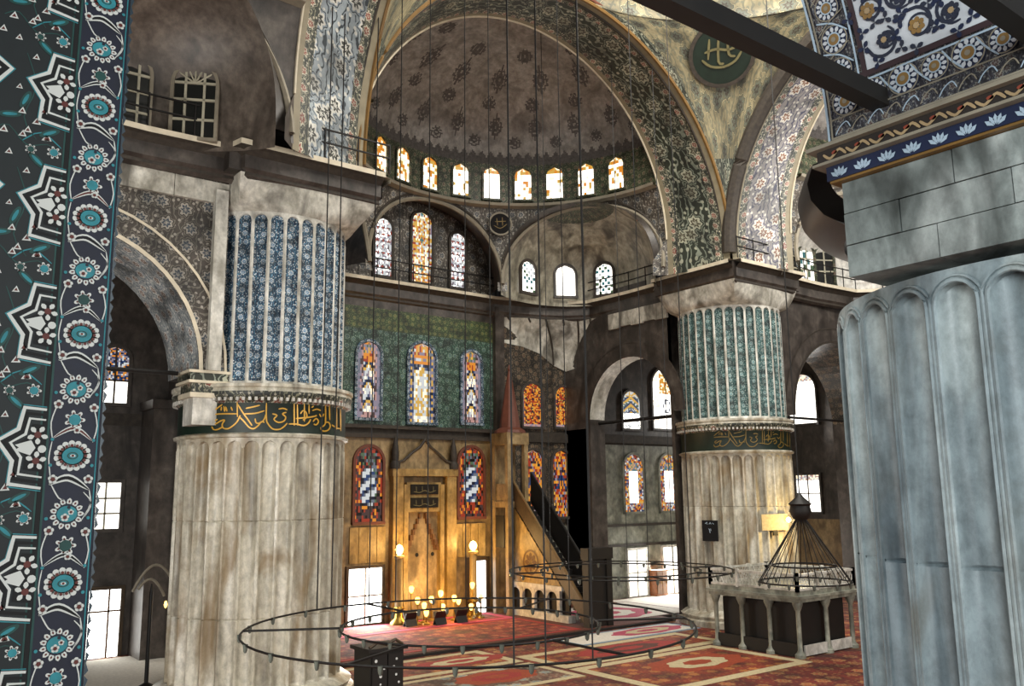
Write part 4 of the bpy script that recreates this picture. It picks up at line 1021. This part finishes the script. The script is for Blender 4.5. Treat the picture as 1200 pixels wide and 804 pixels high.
# ------------------------------------------------------------------ dais and carpets
plain('rug_red', '9c2a22', .95, 0, .35, 14); plain('rug_pink', 'b4405a', .95, 0, .3, 14); plain('rug_orange', '9c3f1e', .95, 0, .35, 9); plain('rug_cream', 'c6b48c', .95, 0, .3, 9)
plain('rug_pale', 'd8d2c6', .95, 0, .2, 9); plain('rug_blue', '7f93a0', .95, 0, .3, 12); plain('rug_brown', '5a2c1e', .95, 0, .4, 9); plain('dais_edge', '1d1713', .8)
ds = MB(); ds.box(-9.0, 9.6, 14.3, 20.4, .0, .13, 0); ds.box(-9.0, 9.85, 20.4, 22.1, 0, .13, 0); ds.box(9.6, 12.4, 15.3, 20.4, .0, .13, 0); ds.box(-9.0, 9.6, 14.18, 14.32, .0, .11, 1); ds.box(9.6, 12.4, 15.2, 15.3, 0, .11, 1)
tag(ds.build('dais', ['rug_brown', 'dais_edge'], None, (2, 18, 0)), 'low carpeted dais with dark front edge before the mihrab wall', 'dais')
def rug(x0, x1, y0, y1, z, cols, label, med=None, bw=.45, lat=0):
    t = thing('carpet', label, 'carpet', ((x0+x1)/2, (y0+y1)/2, z))
    mb = MB(); mb.box(x0, x1, y0, y1, z, z+.012, 0); mb.build('border', cols[0], t)
    mb = MB(); mb.box(x0+bw, x1-bw, y0+bw, y1-bw, z+.005, z+.016, 0)
    if lat:
        k = int((x1-x0-2*bw)/lat)
        for i in range(k):
            for j in range(int((y1-y0-2*bw)/lat)):
                cx_, cy_ = x0+bw+lat*(i+.5), y0+bw+lat*(j+.5)
                disk2(mb, (cx_, cy_), lambda a, b: Vector((a, b, z+.0175)), lat*.3, 1, 8, 1, .4)
    mb.build('field', [cols[1], cols[3] if len(cols) > 3 else cols[0]], t)
    if med:
        mb = MB(); cx_, cy_, rx, ry = med; n = 40
        for s, mt, h in ((1, 0, .020), (.62, 1, .024), (.3, 0, .028)):
            mb.poly([Vector((cx_+rx*s*cos(2*pi*k/n)*(1+.06*cos(16*pi*k/n)), cy_+ry*s*sin(2*pi*k/n)*(1+.06*cos(16*pi*k/n)), z+h)) for k in range(n)], mt)
        mb.build('medallion', [cols[2], cols[3]], t)
rug(-8.8, 3.95, 14.6, 19.2, .13, ('rug_red', 'carpet_red', 'rug_orange', 'rug_orange'), 'broad red carpet on the dais in front of the mihrab', None, .3)
rug(-8.8, 3.95, 19.4, 21.8, .13, ('rug_pink', 'carpet_red', 'rug_pink', 'rug_pink'), 'pink edged carpet along the foot of the mihrab wall', None, .4)
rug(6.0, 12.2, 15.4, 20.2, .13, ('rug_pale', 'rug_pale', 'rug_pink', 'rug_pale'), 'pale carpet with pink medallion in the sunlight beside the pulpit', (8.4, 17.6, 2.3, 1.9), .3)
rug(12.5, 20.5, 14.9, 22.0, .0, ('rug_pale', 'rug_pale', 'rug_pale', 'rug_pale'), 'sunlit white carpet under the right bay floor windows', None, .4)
rug(1.6, 8.8, 11.9, 14.0, .0, ('rug_blue', 'rug_pale', 'rug_pink', 'rug_cream'), 'pale blue carpet with pink medallion before the far column', (6.4, 12.95, 2.1, .75), .2)
rug(-1.9, 6.9, 8.9, 11.8, .0, ('rug_cream', 'carpet_orange', 'rug_red', 'rug_brown'), 'cream bordered orange carpet in the middle of the floor', (2.6, 10.3, 2.6, .9), .45)
rug(-1.9, 5.6, 4.0, 8.7, .0, ('rug_cream', 'carpet_orange', 'rug_orange', 'rug_cream'), 'cream bordered orange carpet before the marble platform', (2.4, 6.6, 2.2, 1.2), .45)
rug(-8.8, -2.2, 7.5, 10.6, .0, ('rug_cream', 'carpet_mixed', 'rug_orange', 'rug_red'), 'mottled blue and orange carpet at bottom centre', (-4.6, 9.3, 1.6, .9), .3)
rug(-9.0, -2.2, 10.9, 13.9, .0, ('rug_cream', 'carpet_orange', 'rug_red', 'rug_cream'), 'cream edged carpet along the dais edge left of centre', (-4.0, 12.4, 2, .7), .4)
rug(-17.5, -12.0, 15.0, 21.8, .0, ('rug_pale', 'rug_pale', 'rug_pink', 'rug_pink'), 'pale carpet with pink pattern in the left bay', None, .3)

# ------------------------------------------------------------------ mihrab
mh = thing('mihrab', 'tall golden marble prayer niche with pointed crown between two windows', 'mihrab', (.3, 22.0, .13))
mb = MB(); X0 = .3
for s in (-1, 1):
    mb.box(X0+s*1.55-.28, X0+s*1.55+.28, YW-.4, YW, .13, 7.1); mb.box(X0+s*1.05-.12, X0+s*1.05+.12, YW-.3, YW, .13, 6.6)
mb.box(X0-1.9, X0+1.9, YW-.45, YW, 7.0, 7.35); mb.box(X0-1.0, X0+1.0, YW-.25, YW, 5.25, 6.7)
mb.build('surround', 'marble_gold', mh) if 'marble_gold' in MATS else (marble('marble_gold', '7d6232', 'a8894e', 'c4a468', '4a3618', .5, .5), mb.build('surround', 'marble_gold', mh))
mb = MB(); cr = [(-1.75, 7.35), (-1.75, 7.6), (-1.25, 7.75), (-.75, 8.15), (-.3, 8.45), (0, 8.85), (.3, 8.45), (.75, 8.15), (1.25, 7.75), (1.75, 7.6), (1.75, 7.35)]
for d in (-.3, -.05): mb.poly([(X0+a, YW+d, b) for a, b in cr])
for i in range(len(cr)-1): mb.quad((X0+cr[i][0], YW-.3, cr[i][1]), (X0+cr[i+1][0], YW-.3, cr[i+1][1]), (X0+cr[i+1][0], YW-.05, cr[i+1][1]), (X0+cr[i][0], YW-.05, cr[i][1]))
mb.build('crown', 'marble_brown', mh)
mb = MB()
for i in range(1, len(cr)-2): mb.tube([(X0+cr[i][0], YW-.33, cr[i][1]), (X0+cr[i+1][0], YW-.33, cr[i+1][1])], .07, 0, 6)
mb.build('crown_edge', 'frieze_dark', mh)
for s in (-1, 1):
    mb = MB(); mb.lathe(X0+s*1.7, YW-.3, [(.24, 7.35), (.26, 7.6), (.16, 7.75), (.2, 8.0), (.14, 8.5), (.03, 8.95)], 10); mb.build('finial', 'frieze_dark', mh, smooth=R(40))
mb = MB()
mb.grid(16, 10, lambda i, j: (X0+.9*cos(pi-pi*i/16), YW+.0-.02+.62*sin(pi*i/16), .13+3.3*j/10), 0, lambda i, j: (i*.15, j*.33))
mb.build('niche', 'marble_gold', mh, smooth=R(60))
mb = MB()
for k in range(7):
    r0 = .9*(1-k/7.5); z0 = 3.4+.26*k
    for q in range(9):
        a = pi-pi*(q+.5)/9; c = Vector((X0+r0*cos(a), YW-.1+.3*sin(a), z0+.1)); mb.obox(c, (.1*(1-k*.1), 0, 0), (0, .12, 0), (0, 0, .13))
mb.build('stalactite_hood', 'wood_brown', mh)
for z0 in (6.1, 5.45):
    mb = MB(); mb.box(X0-.8, X0+.8, YW-.3, YW-.24, z0, z0+.5, 0); mb.build('inscription_panel', 'ink_black', mh)
    mb = MB(); fP = lambda x, y: Vector((X0+x, YW-.305, z0+y))
    for s_ in ([(-.65, .15), (-.3, .1), (0, .2), (.3, .1), (.65, .2)], [(-.5, .4), (-.48, .12)], [(-.15, .42), (-.14, .15)], [(.2, .4), (.22, .12)], [(.5, .4), (.5, .15)]): stroke(mb, smooth2(s_), .03, fP)
    mb.build('gilt_script', 'medal_gold', mh)
for s in (-.45, .45):
    mb = MB(); disc(mb, (X0+s, YW-.2, 3.2), (1, 0, 0), (0, 0, 1), (0, -1, 0), 0, .1, .12, 0, 14); mb.build('boss', 'ink_black', mh)
# panels of the wall beside the mihrab
for x, lab in ((-2.7, 'left'), (3.2, 'right')):
    t = thing('wall_panelling', 'upright golden marble panels %s of the mihrab below the striped window' % lab, 'panelling', (x, YW, 2.9))
    for k in range(4):
        mb = MB(); mb.box(x-.95+k*.48, x-.95+k*.48+.45, YW-.08, YW, 2.95, 4.6); mb.build('panel', 'marble_gold', t)
# tall candles flanking the mihrab
emit('flame', 'ffd27a', 14.0); emit('glow_glass', 'ffc765', 5.0); plain('candle_wax', '9a8250', .5); plain('brass', '9a7a36', .3, .8)
def great_candle(x, label):
    t = thing('candle', label, 'candle', (x, 21.3, .15))
    mb = MB(); mb.lathe(x, 21.3, [(.42, .15), (.4, .25), (.2, .45), (.16, .75), (.3, .85), (.22, .95)], 20); mb.build('stand', 'brass', t, smooth=R(40))
    mb = MB(); mb.lathe(x, 21.3, [(.19, .95), (.18, 3.1), (.26, 3.18), (.26, 3.26), (.1, 3.3)], 20); mb.build('shaft', 'candle_wax', t, smooth=R(40))
    mb = MB(); mb.lathe(x, 21.3, [(.06, 3.3), (.16, 3.4), (.2, 3.55), (.14, 3.7), (.02, 3.78)], 16); mb.build('lamp', 'flame', t, smooth=R(60))
    point('candle_light', (x, 21.0, 3.6), 200, (1, .62, .22), .15)
great_candle(-1.5, 'tall pale candle with glowing lamp left of the mihrab'); great_candle(2.75, 'tall pale candle with glowing lamp right of the mihrab')
def small_lamp(x, y, zt, label):
    t = thing('oil_lamp', label, 'lamp', (x, y, .15), 'glowing oil lamps before the mihrab')
    mb = MB(); mb.lathe(x, y, [(.2, .15), (.18, .21), (.04, .26), (.035, zt-.25), (.09, zt-.2)], 12); mb.build('stand', 'brass', t, smooth=R(40))
    mb = MB(); mb.lathe(x, y, [(.04, zt-.2), (.1, zt-.1), (.12, zt+.05), (.07, zt+.12)], 12); mb.build('glass_cup', 'glow_glass', t, smooth=R(60))
for x, y, zt in ((-.9, 20.6, 1.25), (-.35, 20.9, .95), (.25, 20.4, 1.5), (.7, 20.9, .8), (1.15, 20.6, 1.2), (1.6, 20.9, 1.0), (2.35, 20.8, 1.7), (2.65, 20.5, 1.15), (-.85, 21.25, 1.7), (.3, 21.3, 1.15), (2.0, 20.4, .75), (-.6, 20.3, .7)):
    small_lamp(x, y, zt, 'glowing oil lamp on a thin brass stand before the mihrab')
point('mihrab_lamps', (.4, 20.3, 1.4), 420, (1, .6, .2), .4)
# dark low lecterns before the mihrab
for x, y, lab in ((-1.4, 20.4, 'left'), (-.1, 19.9, 'in the middle'), (1.0, 19.8, 'right')):
    t = thing('book_stand', 'dark folding book stand on the red carpet, %s before the mihrab' % lab, 'book stand', (x, y, .145))
    for s in (-1, 1):
        mb = MB(); mb.obox((x, y, .45), (.3, 0, 0), (0, .02, 0), (0, s*.14, .3)); mb.build('leaf', 'wood_dark', t)

# ------------------------------------------------------------------ minbar
mn = thing('minbar', 'tall dark pulpit with steep stair and reddish conical spire', 'minbar', (5.0, 18, .13))
def yz(f): return 15.0+(20.3-15.0)*f, .25+(5.7-.25)*f
mb = MB()
for k in range(22):
    y0, z0 = yz(k/22); y1, z1 = yz((k+1)/22); mb.box(4.68, 5.52, y0, y1+.02, max(.15, z0-.25), z1)
mb.build('stairs', 'wood_dark', mn)
for x, mt, nm, hh in ((4.6, 'wood_mid', 'balustrade', 0), (5.75, 'wood_dark', 'balustrade', .45)):  # far balustrade darker and taller: shade inside the stair put into its wood
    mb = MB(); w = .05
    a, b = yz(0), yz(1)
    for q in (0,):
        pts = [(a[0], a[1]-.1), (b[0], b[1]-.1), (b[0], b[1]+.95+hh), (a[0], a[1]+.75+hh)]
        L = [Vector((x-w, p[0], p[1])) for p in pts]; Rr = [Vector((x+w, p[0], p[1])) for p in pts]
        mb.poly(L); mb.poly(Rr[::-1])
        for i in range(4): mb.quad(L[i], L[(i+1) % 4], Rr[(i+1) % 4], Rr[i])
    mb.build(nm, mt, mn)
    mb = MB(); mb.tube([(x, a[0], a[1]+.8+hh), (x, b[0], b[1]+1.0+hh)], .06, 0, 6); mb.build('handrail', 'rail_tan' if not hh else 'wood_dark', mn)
# side panel: triangular golden field with rosette over white arcade
mb = MB(); xs = 4.62
tri = [(20.3, 1.75), (20.3, 5.4), (16.75, 1.75)]
mb.poly([(xs, a, b) for a, b in tri]); mb.poly([(xs+.5, a, b) for a, b in tri][::-1]); mb.build('side_panel', 'marble_gold', mn)
mb = MB(); fS = lambda y, z: Vector((xs-.02, y, z)); ring2(mb, (19.0, 2.75), fS, .52, .62, 0); petals(mb, (19.0, 2.75), fS, 8, .08, .48, .11, 0); mb.build('rosette', 'wood_brown', mn)
mb = MB()
mb.box(xs-.1, xs+.6, 16.6, 20.9, 1.55, 1.75); mb.box(xs-.04, xs+.4, 16.2, 20.9, .13, .45)
for k in range(5):
    y = 20.75-k*.95; mb.box(xs-.02, xs+.15, y-.1, y+.1, .45, 1.55)
    if k < 4:
        for q in range(8):
            a0, a1 = pi*q/8, pi*(q+1)/8; yc = y-.475
            f = lambda a: (yc+.375*cos(a), 1.1+.375*sin(a))
            p, r_ = f(a0), f(a1); mb.quad((xs, p[0], p[1]), (xs, r_[0], r_[1]), (xs, r_[0], 1.56), (xs, p[0], 1.56))
mb.build('arcade', 'plaster_white', mn)
mb = MB(); mb.box(xs+.2, xs+.3, 16.4, 20.8, .45, 1.55); mb.build('arcade_backing', 'wood_dark', mn)
# portal at the stair foot
mb = MB()
for x in (4.5, 5.66): mb.box(x-.16, x+.16, 14.5, 14.9, .13, 3.3)
mb.box(4.3, 5.86, 14.45, 14.95, 3.1, 3.6); mb.box(4.6, 5.5, 14.62, 14.72, .13, 3.1); mb.build('portal', 'wood_dark', mn)
# kiosk and spire
mb = MB()
for x in (4.25, 5.35):
    for y in (20.3, 21.4): mb.box(x-.12, x+.12, y-.12, y+.12, .13, 8.9)
mb.box(4.15, 5.45, 20.2, 21.5, 5.4, 5.7); mb.box(4.1, 5.5, 20.15, 21.55, 8.6, 9.2); mb.box(4.2, 4.3, 20.4, 21.4, 5.6, 6.6); mb.box(4.18, 5.42, 21.3, 21.5, .13, 8.6)
mb.build('kiosk', 'marble_brown', mn)
mb = MB(); mb.lathe(4.8, 20.85, [(.85, 9.2), (.8, 9.35), (.55, 9.5), (.5, 9.9), (.36, 10.8), (.2, 11.8), (.05, 12.5), (.1, 12.6), (.02, 12.85)], 8); mb.build('spire', 'spire_red', mn)
mb = MB(); mb.box(4.1, 4.14, 20.5, 21.2, 3.4, 5.0); mb.build('opening_shade_sheet', 'wood_dark', mn)  # dark sheet standing in for the shade of an opening
# small white board right of the stair
t = tag((lambda m_: (m_.box(7.55, 8.3, 20.0, 20.1, 2.35, 2.65), m_.build('notice_board', 'white_cloth', None, (7.9, 20.05, 2.35)))[1])(MB()), 'small white board on dark post right of the pulpit stair', 'board')
mb = MB(); mb.box(7.85, 7.97, 20.02, 20.08, -2.2, .0); mb.v = [(a, b, c+2.35) for a, b, c in mb.v]
o = MB(); o.tube([(7.9, 20.05, .16), (7.9, 20.05, 2.36)], .04, 0, 6); ob = o.build('post', 'wood_dark', t, (7.9, 20.05, 2.35))
# wooden cabinet between the floor windows of right bay
t = thing('cabinet', 'orange-brown wooden cabinet between the two bright floor windows of right bay', 'cabinet', (16.7, 21.9, .0))
mb = MB(); mb.box(16.15, 17.1, 21.6, 22.2, .02, 1.5); mb.build('body', 'wood_orange', t) if 'wood_orange' in MATS else (plain('wood_orange', '9a5a2a', .5, 0, .4, 8), mb.build('body', 'wood_orange', t))
for x in (16.2, 16.65):
    mb = MB(); mb.box(x, x+.4, 21.56, 21.6, .12, 1.42); d_ = mb.build('door', 'wood_brown', t)
    mm = MB(); mm.box(x+.32, x+.35, 21.53, 21.56, .7, .85); oo = mm.build('handle', 'brass', d_, t['_b'])

# ------------------------------------------------------------------ muezzin platform beside the far column
mz = thing('muezzin_platform', 'square marble platform on slender columns with pierced balustrade before the far column', 'platform', (7.6, 6.6, 0))
x0, x1, y0, y1 = 5.8, 9.5, 4.6, 8.7
for x, y in [(x0+.12, y0+.12), (x0+.12, y0+1.4), (x0+.12, y0+2.7), (x0+.12, y1-.12), (x0+1.9, y0+.12), (x1-.12, y0+.12), (x1-.12, y1-.12)]:
    mb = MB(); mb.lathe(x, y, [(.2, 0), (.2, .12), (.12, .2), (.09, .3), (.085, 1.65), (.12, 1.72), (.19, 1.9), (.19, 2.0)], 12); mb.build('column', 'marble_wall', mz, smooth=R(40))
mb = MB(); mb.box(x0-.06, x1+.06, y0-.06, y1+.06, 1.98, 2.12); mb.box(x0-.16, x1+.16, y0-.16, y1+.16, 2.12, 2.22); mb.box(x0-.04, x1+.04, y0-.04, y1+.04, 2.22, 2.4); mb.build('deck', 'marble_wall', mz)
def balus(ax, a0, a1, c, zb=2.4, h=.62):
    mb = MB(); f = (lambda s, z, d=0: Vector((c+d, s, z))) if ax == 'y' else (lambda s, z, d=0: Vector((s, c+d, z)))
    L = a1-a0
    for (za, zb_) in ((zb, zb+.08), (zb+h-.09, zb+h)):
        p = [f(a0, za, -.05), f(a1, zb_, .05)]; mb.box(min(p[0].x, p[1].x), max(p[0].x, p[1].x), min(p[0].y, p[1].y), max(p[0].y, p[1].y), za, zb_)
    k = int(L/.16)
    for i in range(k):
        s = a0+L*(i+.5)/k
        for d in (-1, 1): mb.tube([f(s-.08*d, zb+.08), f(s+.08*d, zb+h-.09)], .018, 0, 4)
    for i in range(4):
        s = a0+L*i/3; q = f(s, zb+h/2); mb.obox(q, (.06, 0, 0), (0, .06, 0), (0, 0, h/2+.04))
    mb.build('balustrade', 'marble_pale', mz)
balus('y', y0, y1, x0); balus('x', x0, x1, y0); balus('y', y0, y1, x1); balus('x', x0, x1, y1)
mb = MB(); mb.box(x0+.06, x0+.16, y0+.2, y1-.2, .02, .5); mb.build('side_screen', 'wood_dark', mz)
for xa, xb in ((6.15, 7.55), (7.85, 9.2)):
    mb = MB(); mb.box(xa, xb, y0+.05, y0+.13, .05, .42); mb.build('low_panel', 'plaster_white', mz)
mb = MB(); mb.box(x0+.32, x1-.32, y0+.32, y1-.32, .02, 1.9); mb.build('underdeck_shade_block', 'wood_dark', mz)  # dark block added under the deck to stand for its shade
# fittings on the far column
pq = on_cyl(833, 622, 12, 12, 2.64); d = Vector((pq.x-12, pq.y-12, 0)).normalized(); u = Vector((-d.y, d.x, 0))
t = thing('plaque', 'dark square plaque with faint white marks on the far column', 'plaque', pq)
mb = MB(); mb.obox(pq+d*.06, u*.4, d*.04, (0, 0, .47)); mb.build('board', 'ink_black', t)
mb = MB(); fQ = lambda x, z: pq+d*.105+u*x+Vector((0, 0, z))
for s_ in ([(-.22, .32), (-.12, .38), (-.12, .28)], [(-.02, .3), (.05, .37), (.1, .3)], [(.16, .36), (.24, .3)], [(-.05, .1), (.0, .05), (.02, -.1)], [(.05, .1), (.08, .0)]): stroke(mb, s_, .05, fQ)
mb.build('marks', 'tint_sky', t)
pq = on_cyl(907, 612, 12, 12, 2.66); d = Vector((pq.x-12, pq.y-12, 0)).normalized(); u = Vector((-d.y, d.x, 0))
t = thing('lit_sign', 'pale signboard under a warm lamp on the far column', 'sign', pq)
mb = MB(); mb.obox(pq+d*.05, u*.72, d*.03, (0, 0, .36)); mb.build('board', 'rug_cream', t)
mb = MB(); mb.obox(pq+d*.05+Vector((0, 0, -.47)), u*.12, d*.04, (0, 0, .12)); mb.build('switch_box', 'wood_dark', t)
mb = MB(); q = pq+d*.25+u*.62+Vector((0, 0, .1)); mb.lathe(q.x, q.y, [(.02, q.z-.12), (.1, q.z-.06), (.12, q.z), (.07, q.z+.1), (.01, q.z+.13)], 12); mb.build('bulb', 'flame', t, smooth=R(60))
point('column_lamp', q+d*.7+Vector((0, 0, -.2)), 170, (1, .7, .25), .1)

# ------------------------------------------------------------------ chandeliers
cup0 = None
def chandelier(cx, cy, z, rings, spokes, label, wires, ztop, ncup):
    global cup0
    t = thing('chandelier', label, 'chandelier', (cx, cy, z)); n = 72
    for r in rings:
        mb = MB(); mb.tube([(cx+r*cos(2*pi*i/n), cy+r*sin(2*pi*i/n), z) for i in range(n)], .028, 0, 5, True); mb.build('ring', 'black_iron', t)
    for k in range(spokes):
        a = 2*pi*(k+.5)/spokes; mb = MB(); mb.tube([(cx+rings[-1]*cos(a), cy+rings[-1]*sin(a), z), (cx+rings[0]*cos(a), cy+rings[0]*sin(a), z)], .03, 0, 5); mb.build('spoke', 'black_iron', t)
    for (wx, wy) in wires:
        mb = MB(); mb.tube([(wx, wy, z), (wx, wy, ztop(wx, wy))], .022, 0, 4); mb.build('suspension_wire', 'wire', t)
    k = 0
    for r in rings[:2]:
        for i in range(ncup):
            a = 2*pi*(i+.5)/ncup; p = Vector((r*cos(a), r*sin(a), -.03))
            if cup0 is None:
                mb = MB(); mb.lathe(0, 0, [(.02, -.13), (.045, -.09), (.055, .0), (.06, .05)], 8); cup0 = mb.build('glass_cup', 'lamp_glass', t, (0, 0, 0), smooth=R(60)); cup0.location = p
            else:
                c = cup0.copy(); COL.objects.link(c); c.parent = t; c.location = p
    return t
def wire_at(px, cx, cy, r, z, sgn):
    """point of the ring that shows at column px of the photograph (far or near side)"""
    best = None
    for k in range(720):
        a = 2*pi*k/720; p = Vector((cx+r*cos(a), cy+r*sin(a), z))-CAM
        zc = p.dot(fw); x = 600+F_PX*p.dot(rt)/zc
        if best is None or abs(x-px)-(.0) < best[0]:
            side = (p.x*fw.x+p.y*fw.y) - ((cx-CAM.x)*fw.x+(cy-CAM.y)*fw.y)
            if side*sgn > 0: best = (abs(x-px), (cx+r*cos(a), cy+r*sin(a)))
    return best[1]
top1 = lambda x, y: 25.2 if x < -9.5 else 30.5
C1 = (-10, 3.0, 2.9); C2 = (1.0, 9.0, 3.2)
w1 = [wire_at(px, C1[0], C1[1], 5.5, 2.9, s) for px, s in ((372, 1), (388, 1), (432, 1), (463, 1), (500, 1), (545, 1), (576, 1), (602, -1), (640, -1), (668, 1), (694, -1))]
chandelier(*C1, (5.5, 3.2), 6, 'wide iron ring chandelier hung on long wires over the front carpets', w1, lambda x, y: 26.2 if hypot(x+12.8, y) < 7.5 and x < -11.5 else (26.3 if x < -9 else 33), 24)
w2 = [wire_at(px, C2[0], C2[1], 4.2, 3.2, s) for px, s in ((735, 1), (788, 1), (694, -1), (760, -1), (645, 1), (810, -1))]
chandelier(*C2, (4.2, 3.0), 8, 'smaller iron ring chandelier hanging between the pulpit and the marble platform', w2, lambda x, y: 33 if y < 9.4 else 27.2, 20)
# conical small chandelier
ax_, ay_, az_ = 4.3, 3.2, 5.35
t = thing('chandelier', 'small cone-shaped chandelier with fan of wires before the platform', 'chandelier', (ax_, ay_, 2.95))
mb = MB(); rr = 1.55; n = 40
for zz, r_ in ((2.95, rr), (3.5, rr*.7)): mb.tube([(ax_+r_*cos(2*pi*i/n), ay_+r_*sin(2*pi*i/n), zz) for i in range(n)], .03, 0, 5, True)
mb.build('ring', 'black_iron', t)
for k in range(18):
    a = 2*pi*k/18; mb = MB(); mb.tube([(ax_, ay_, az_), (ax_+rr*cos(a), ay_+rr*sin(a), 2.95)], .018, 0, 4); mb.build('stay_wire', 'wire', t)
mb = MB(); mb.lathe(ax_, ay_, [(.05, 5.0), (.25, 5.1), (.38, 5.35), (.33, 5.55), (.4, 5.62), (.15, 5.85), (.04, 6.0)], 14); mb.build('boss', 'wood_dark', t, smooth=R(50))
mb = MB(); mb.tube([(ax_, ay_, 5.9), (ax_, ay_, 33)], .026, 0, 4); mb.build('suspension_wire', 'wire', t)
for k in range(12):
    a = 2*pi*(k+.5)/12; c = cup0.copy(); COL.objects.link(c); c.parent = t; c.location = (rr*cos(a), rr*sin(a), -.03)

# ------------------------------------------------------------------ dark cabinet by the left column, iron lamp in the left bay
t = thing('fretwork_cabinet', 'dark wooden cabinet with pale inlay dots beside left column foot', 'cabinet', (-9.6, 8.4, 0))
a_ = on_z(398, 812, 0)
mb = MB(); mb.box(-10.15, -9.05, 7.9, 8.9, .03, 1.6, 0); mb.build('body', 'wood_dark', t)
mb = MB(); mb.box(-10.25, -8.95, 7.8, 9.0, 1.6, 1.7); mb.build('top', 'wood_dark', t)
mb = MB(); mb.tube([(-10.15, 7.95, 1.72), (-9.9, 7.95, 1.85), (-9.6, 7.95, 1.76), (-9.3, 7.95, 1.88), (-9.05, 7.95, 1.72)], .05, 0, 6); mb.build('crest', 'wood_mid', t)
for k in range(2):
    mb = MB(); mb.box(-10.1+k*.52, -9.62+k*.52, 7.85, 7.9, .1, 1.52); d_ = mb.build('door', 'wood_dark', t)
    for q in range(6):
        mm = MB(); disk2(mm, (-9.86+k*.52+random.uniform(-.14, .14), .25+q*.22), lambda a, b: Vector((a, 7.845, b)), random.uniform(.03, .05), 0, 8); mm.build('inlay', 'tint_white', d_, t['_b'])
t = thing('iron_lamp', 'slender iron lamp stand with two drooping arms in the left bay', 'lamp', (-14.6, 15.2, .02))
bx, by = -14.35, 15.2
mb = MB(); mb.lathe(bx, by, [(.3, .02), (.26, .1), (.07, .2), (.06, 3.0), (.02, 3.3)], 10); mb.build('pole', 'black_iron', t, smooth=R(40))
for s, k in ((1, 1.0), (-1, .7)):
    mb = MB(); mb.tube(smooth2([(0, 0), (0, 0)]) and [(bx-.6*s*k+s*k*1.2*f, by, 2.4+1.5*k*sin(pi*(.15+.6*f))) for f in [i/12 for i in range(13)]], .045, 0, 6); mb.build('arm', 'stone_mid', t)
mb = MB(); mb.lathe(bx+.45, by-.1, [(.02, 2.5), (.06, 2.6), (.03, 2.72)], 8); mb.build('flame_bulb', 'glow_glass', t)

for o in ROOTS:
    if '_b' in o: del o['_b']
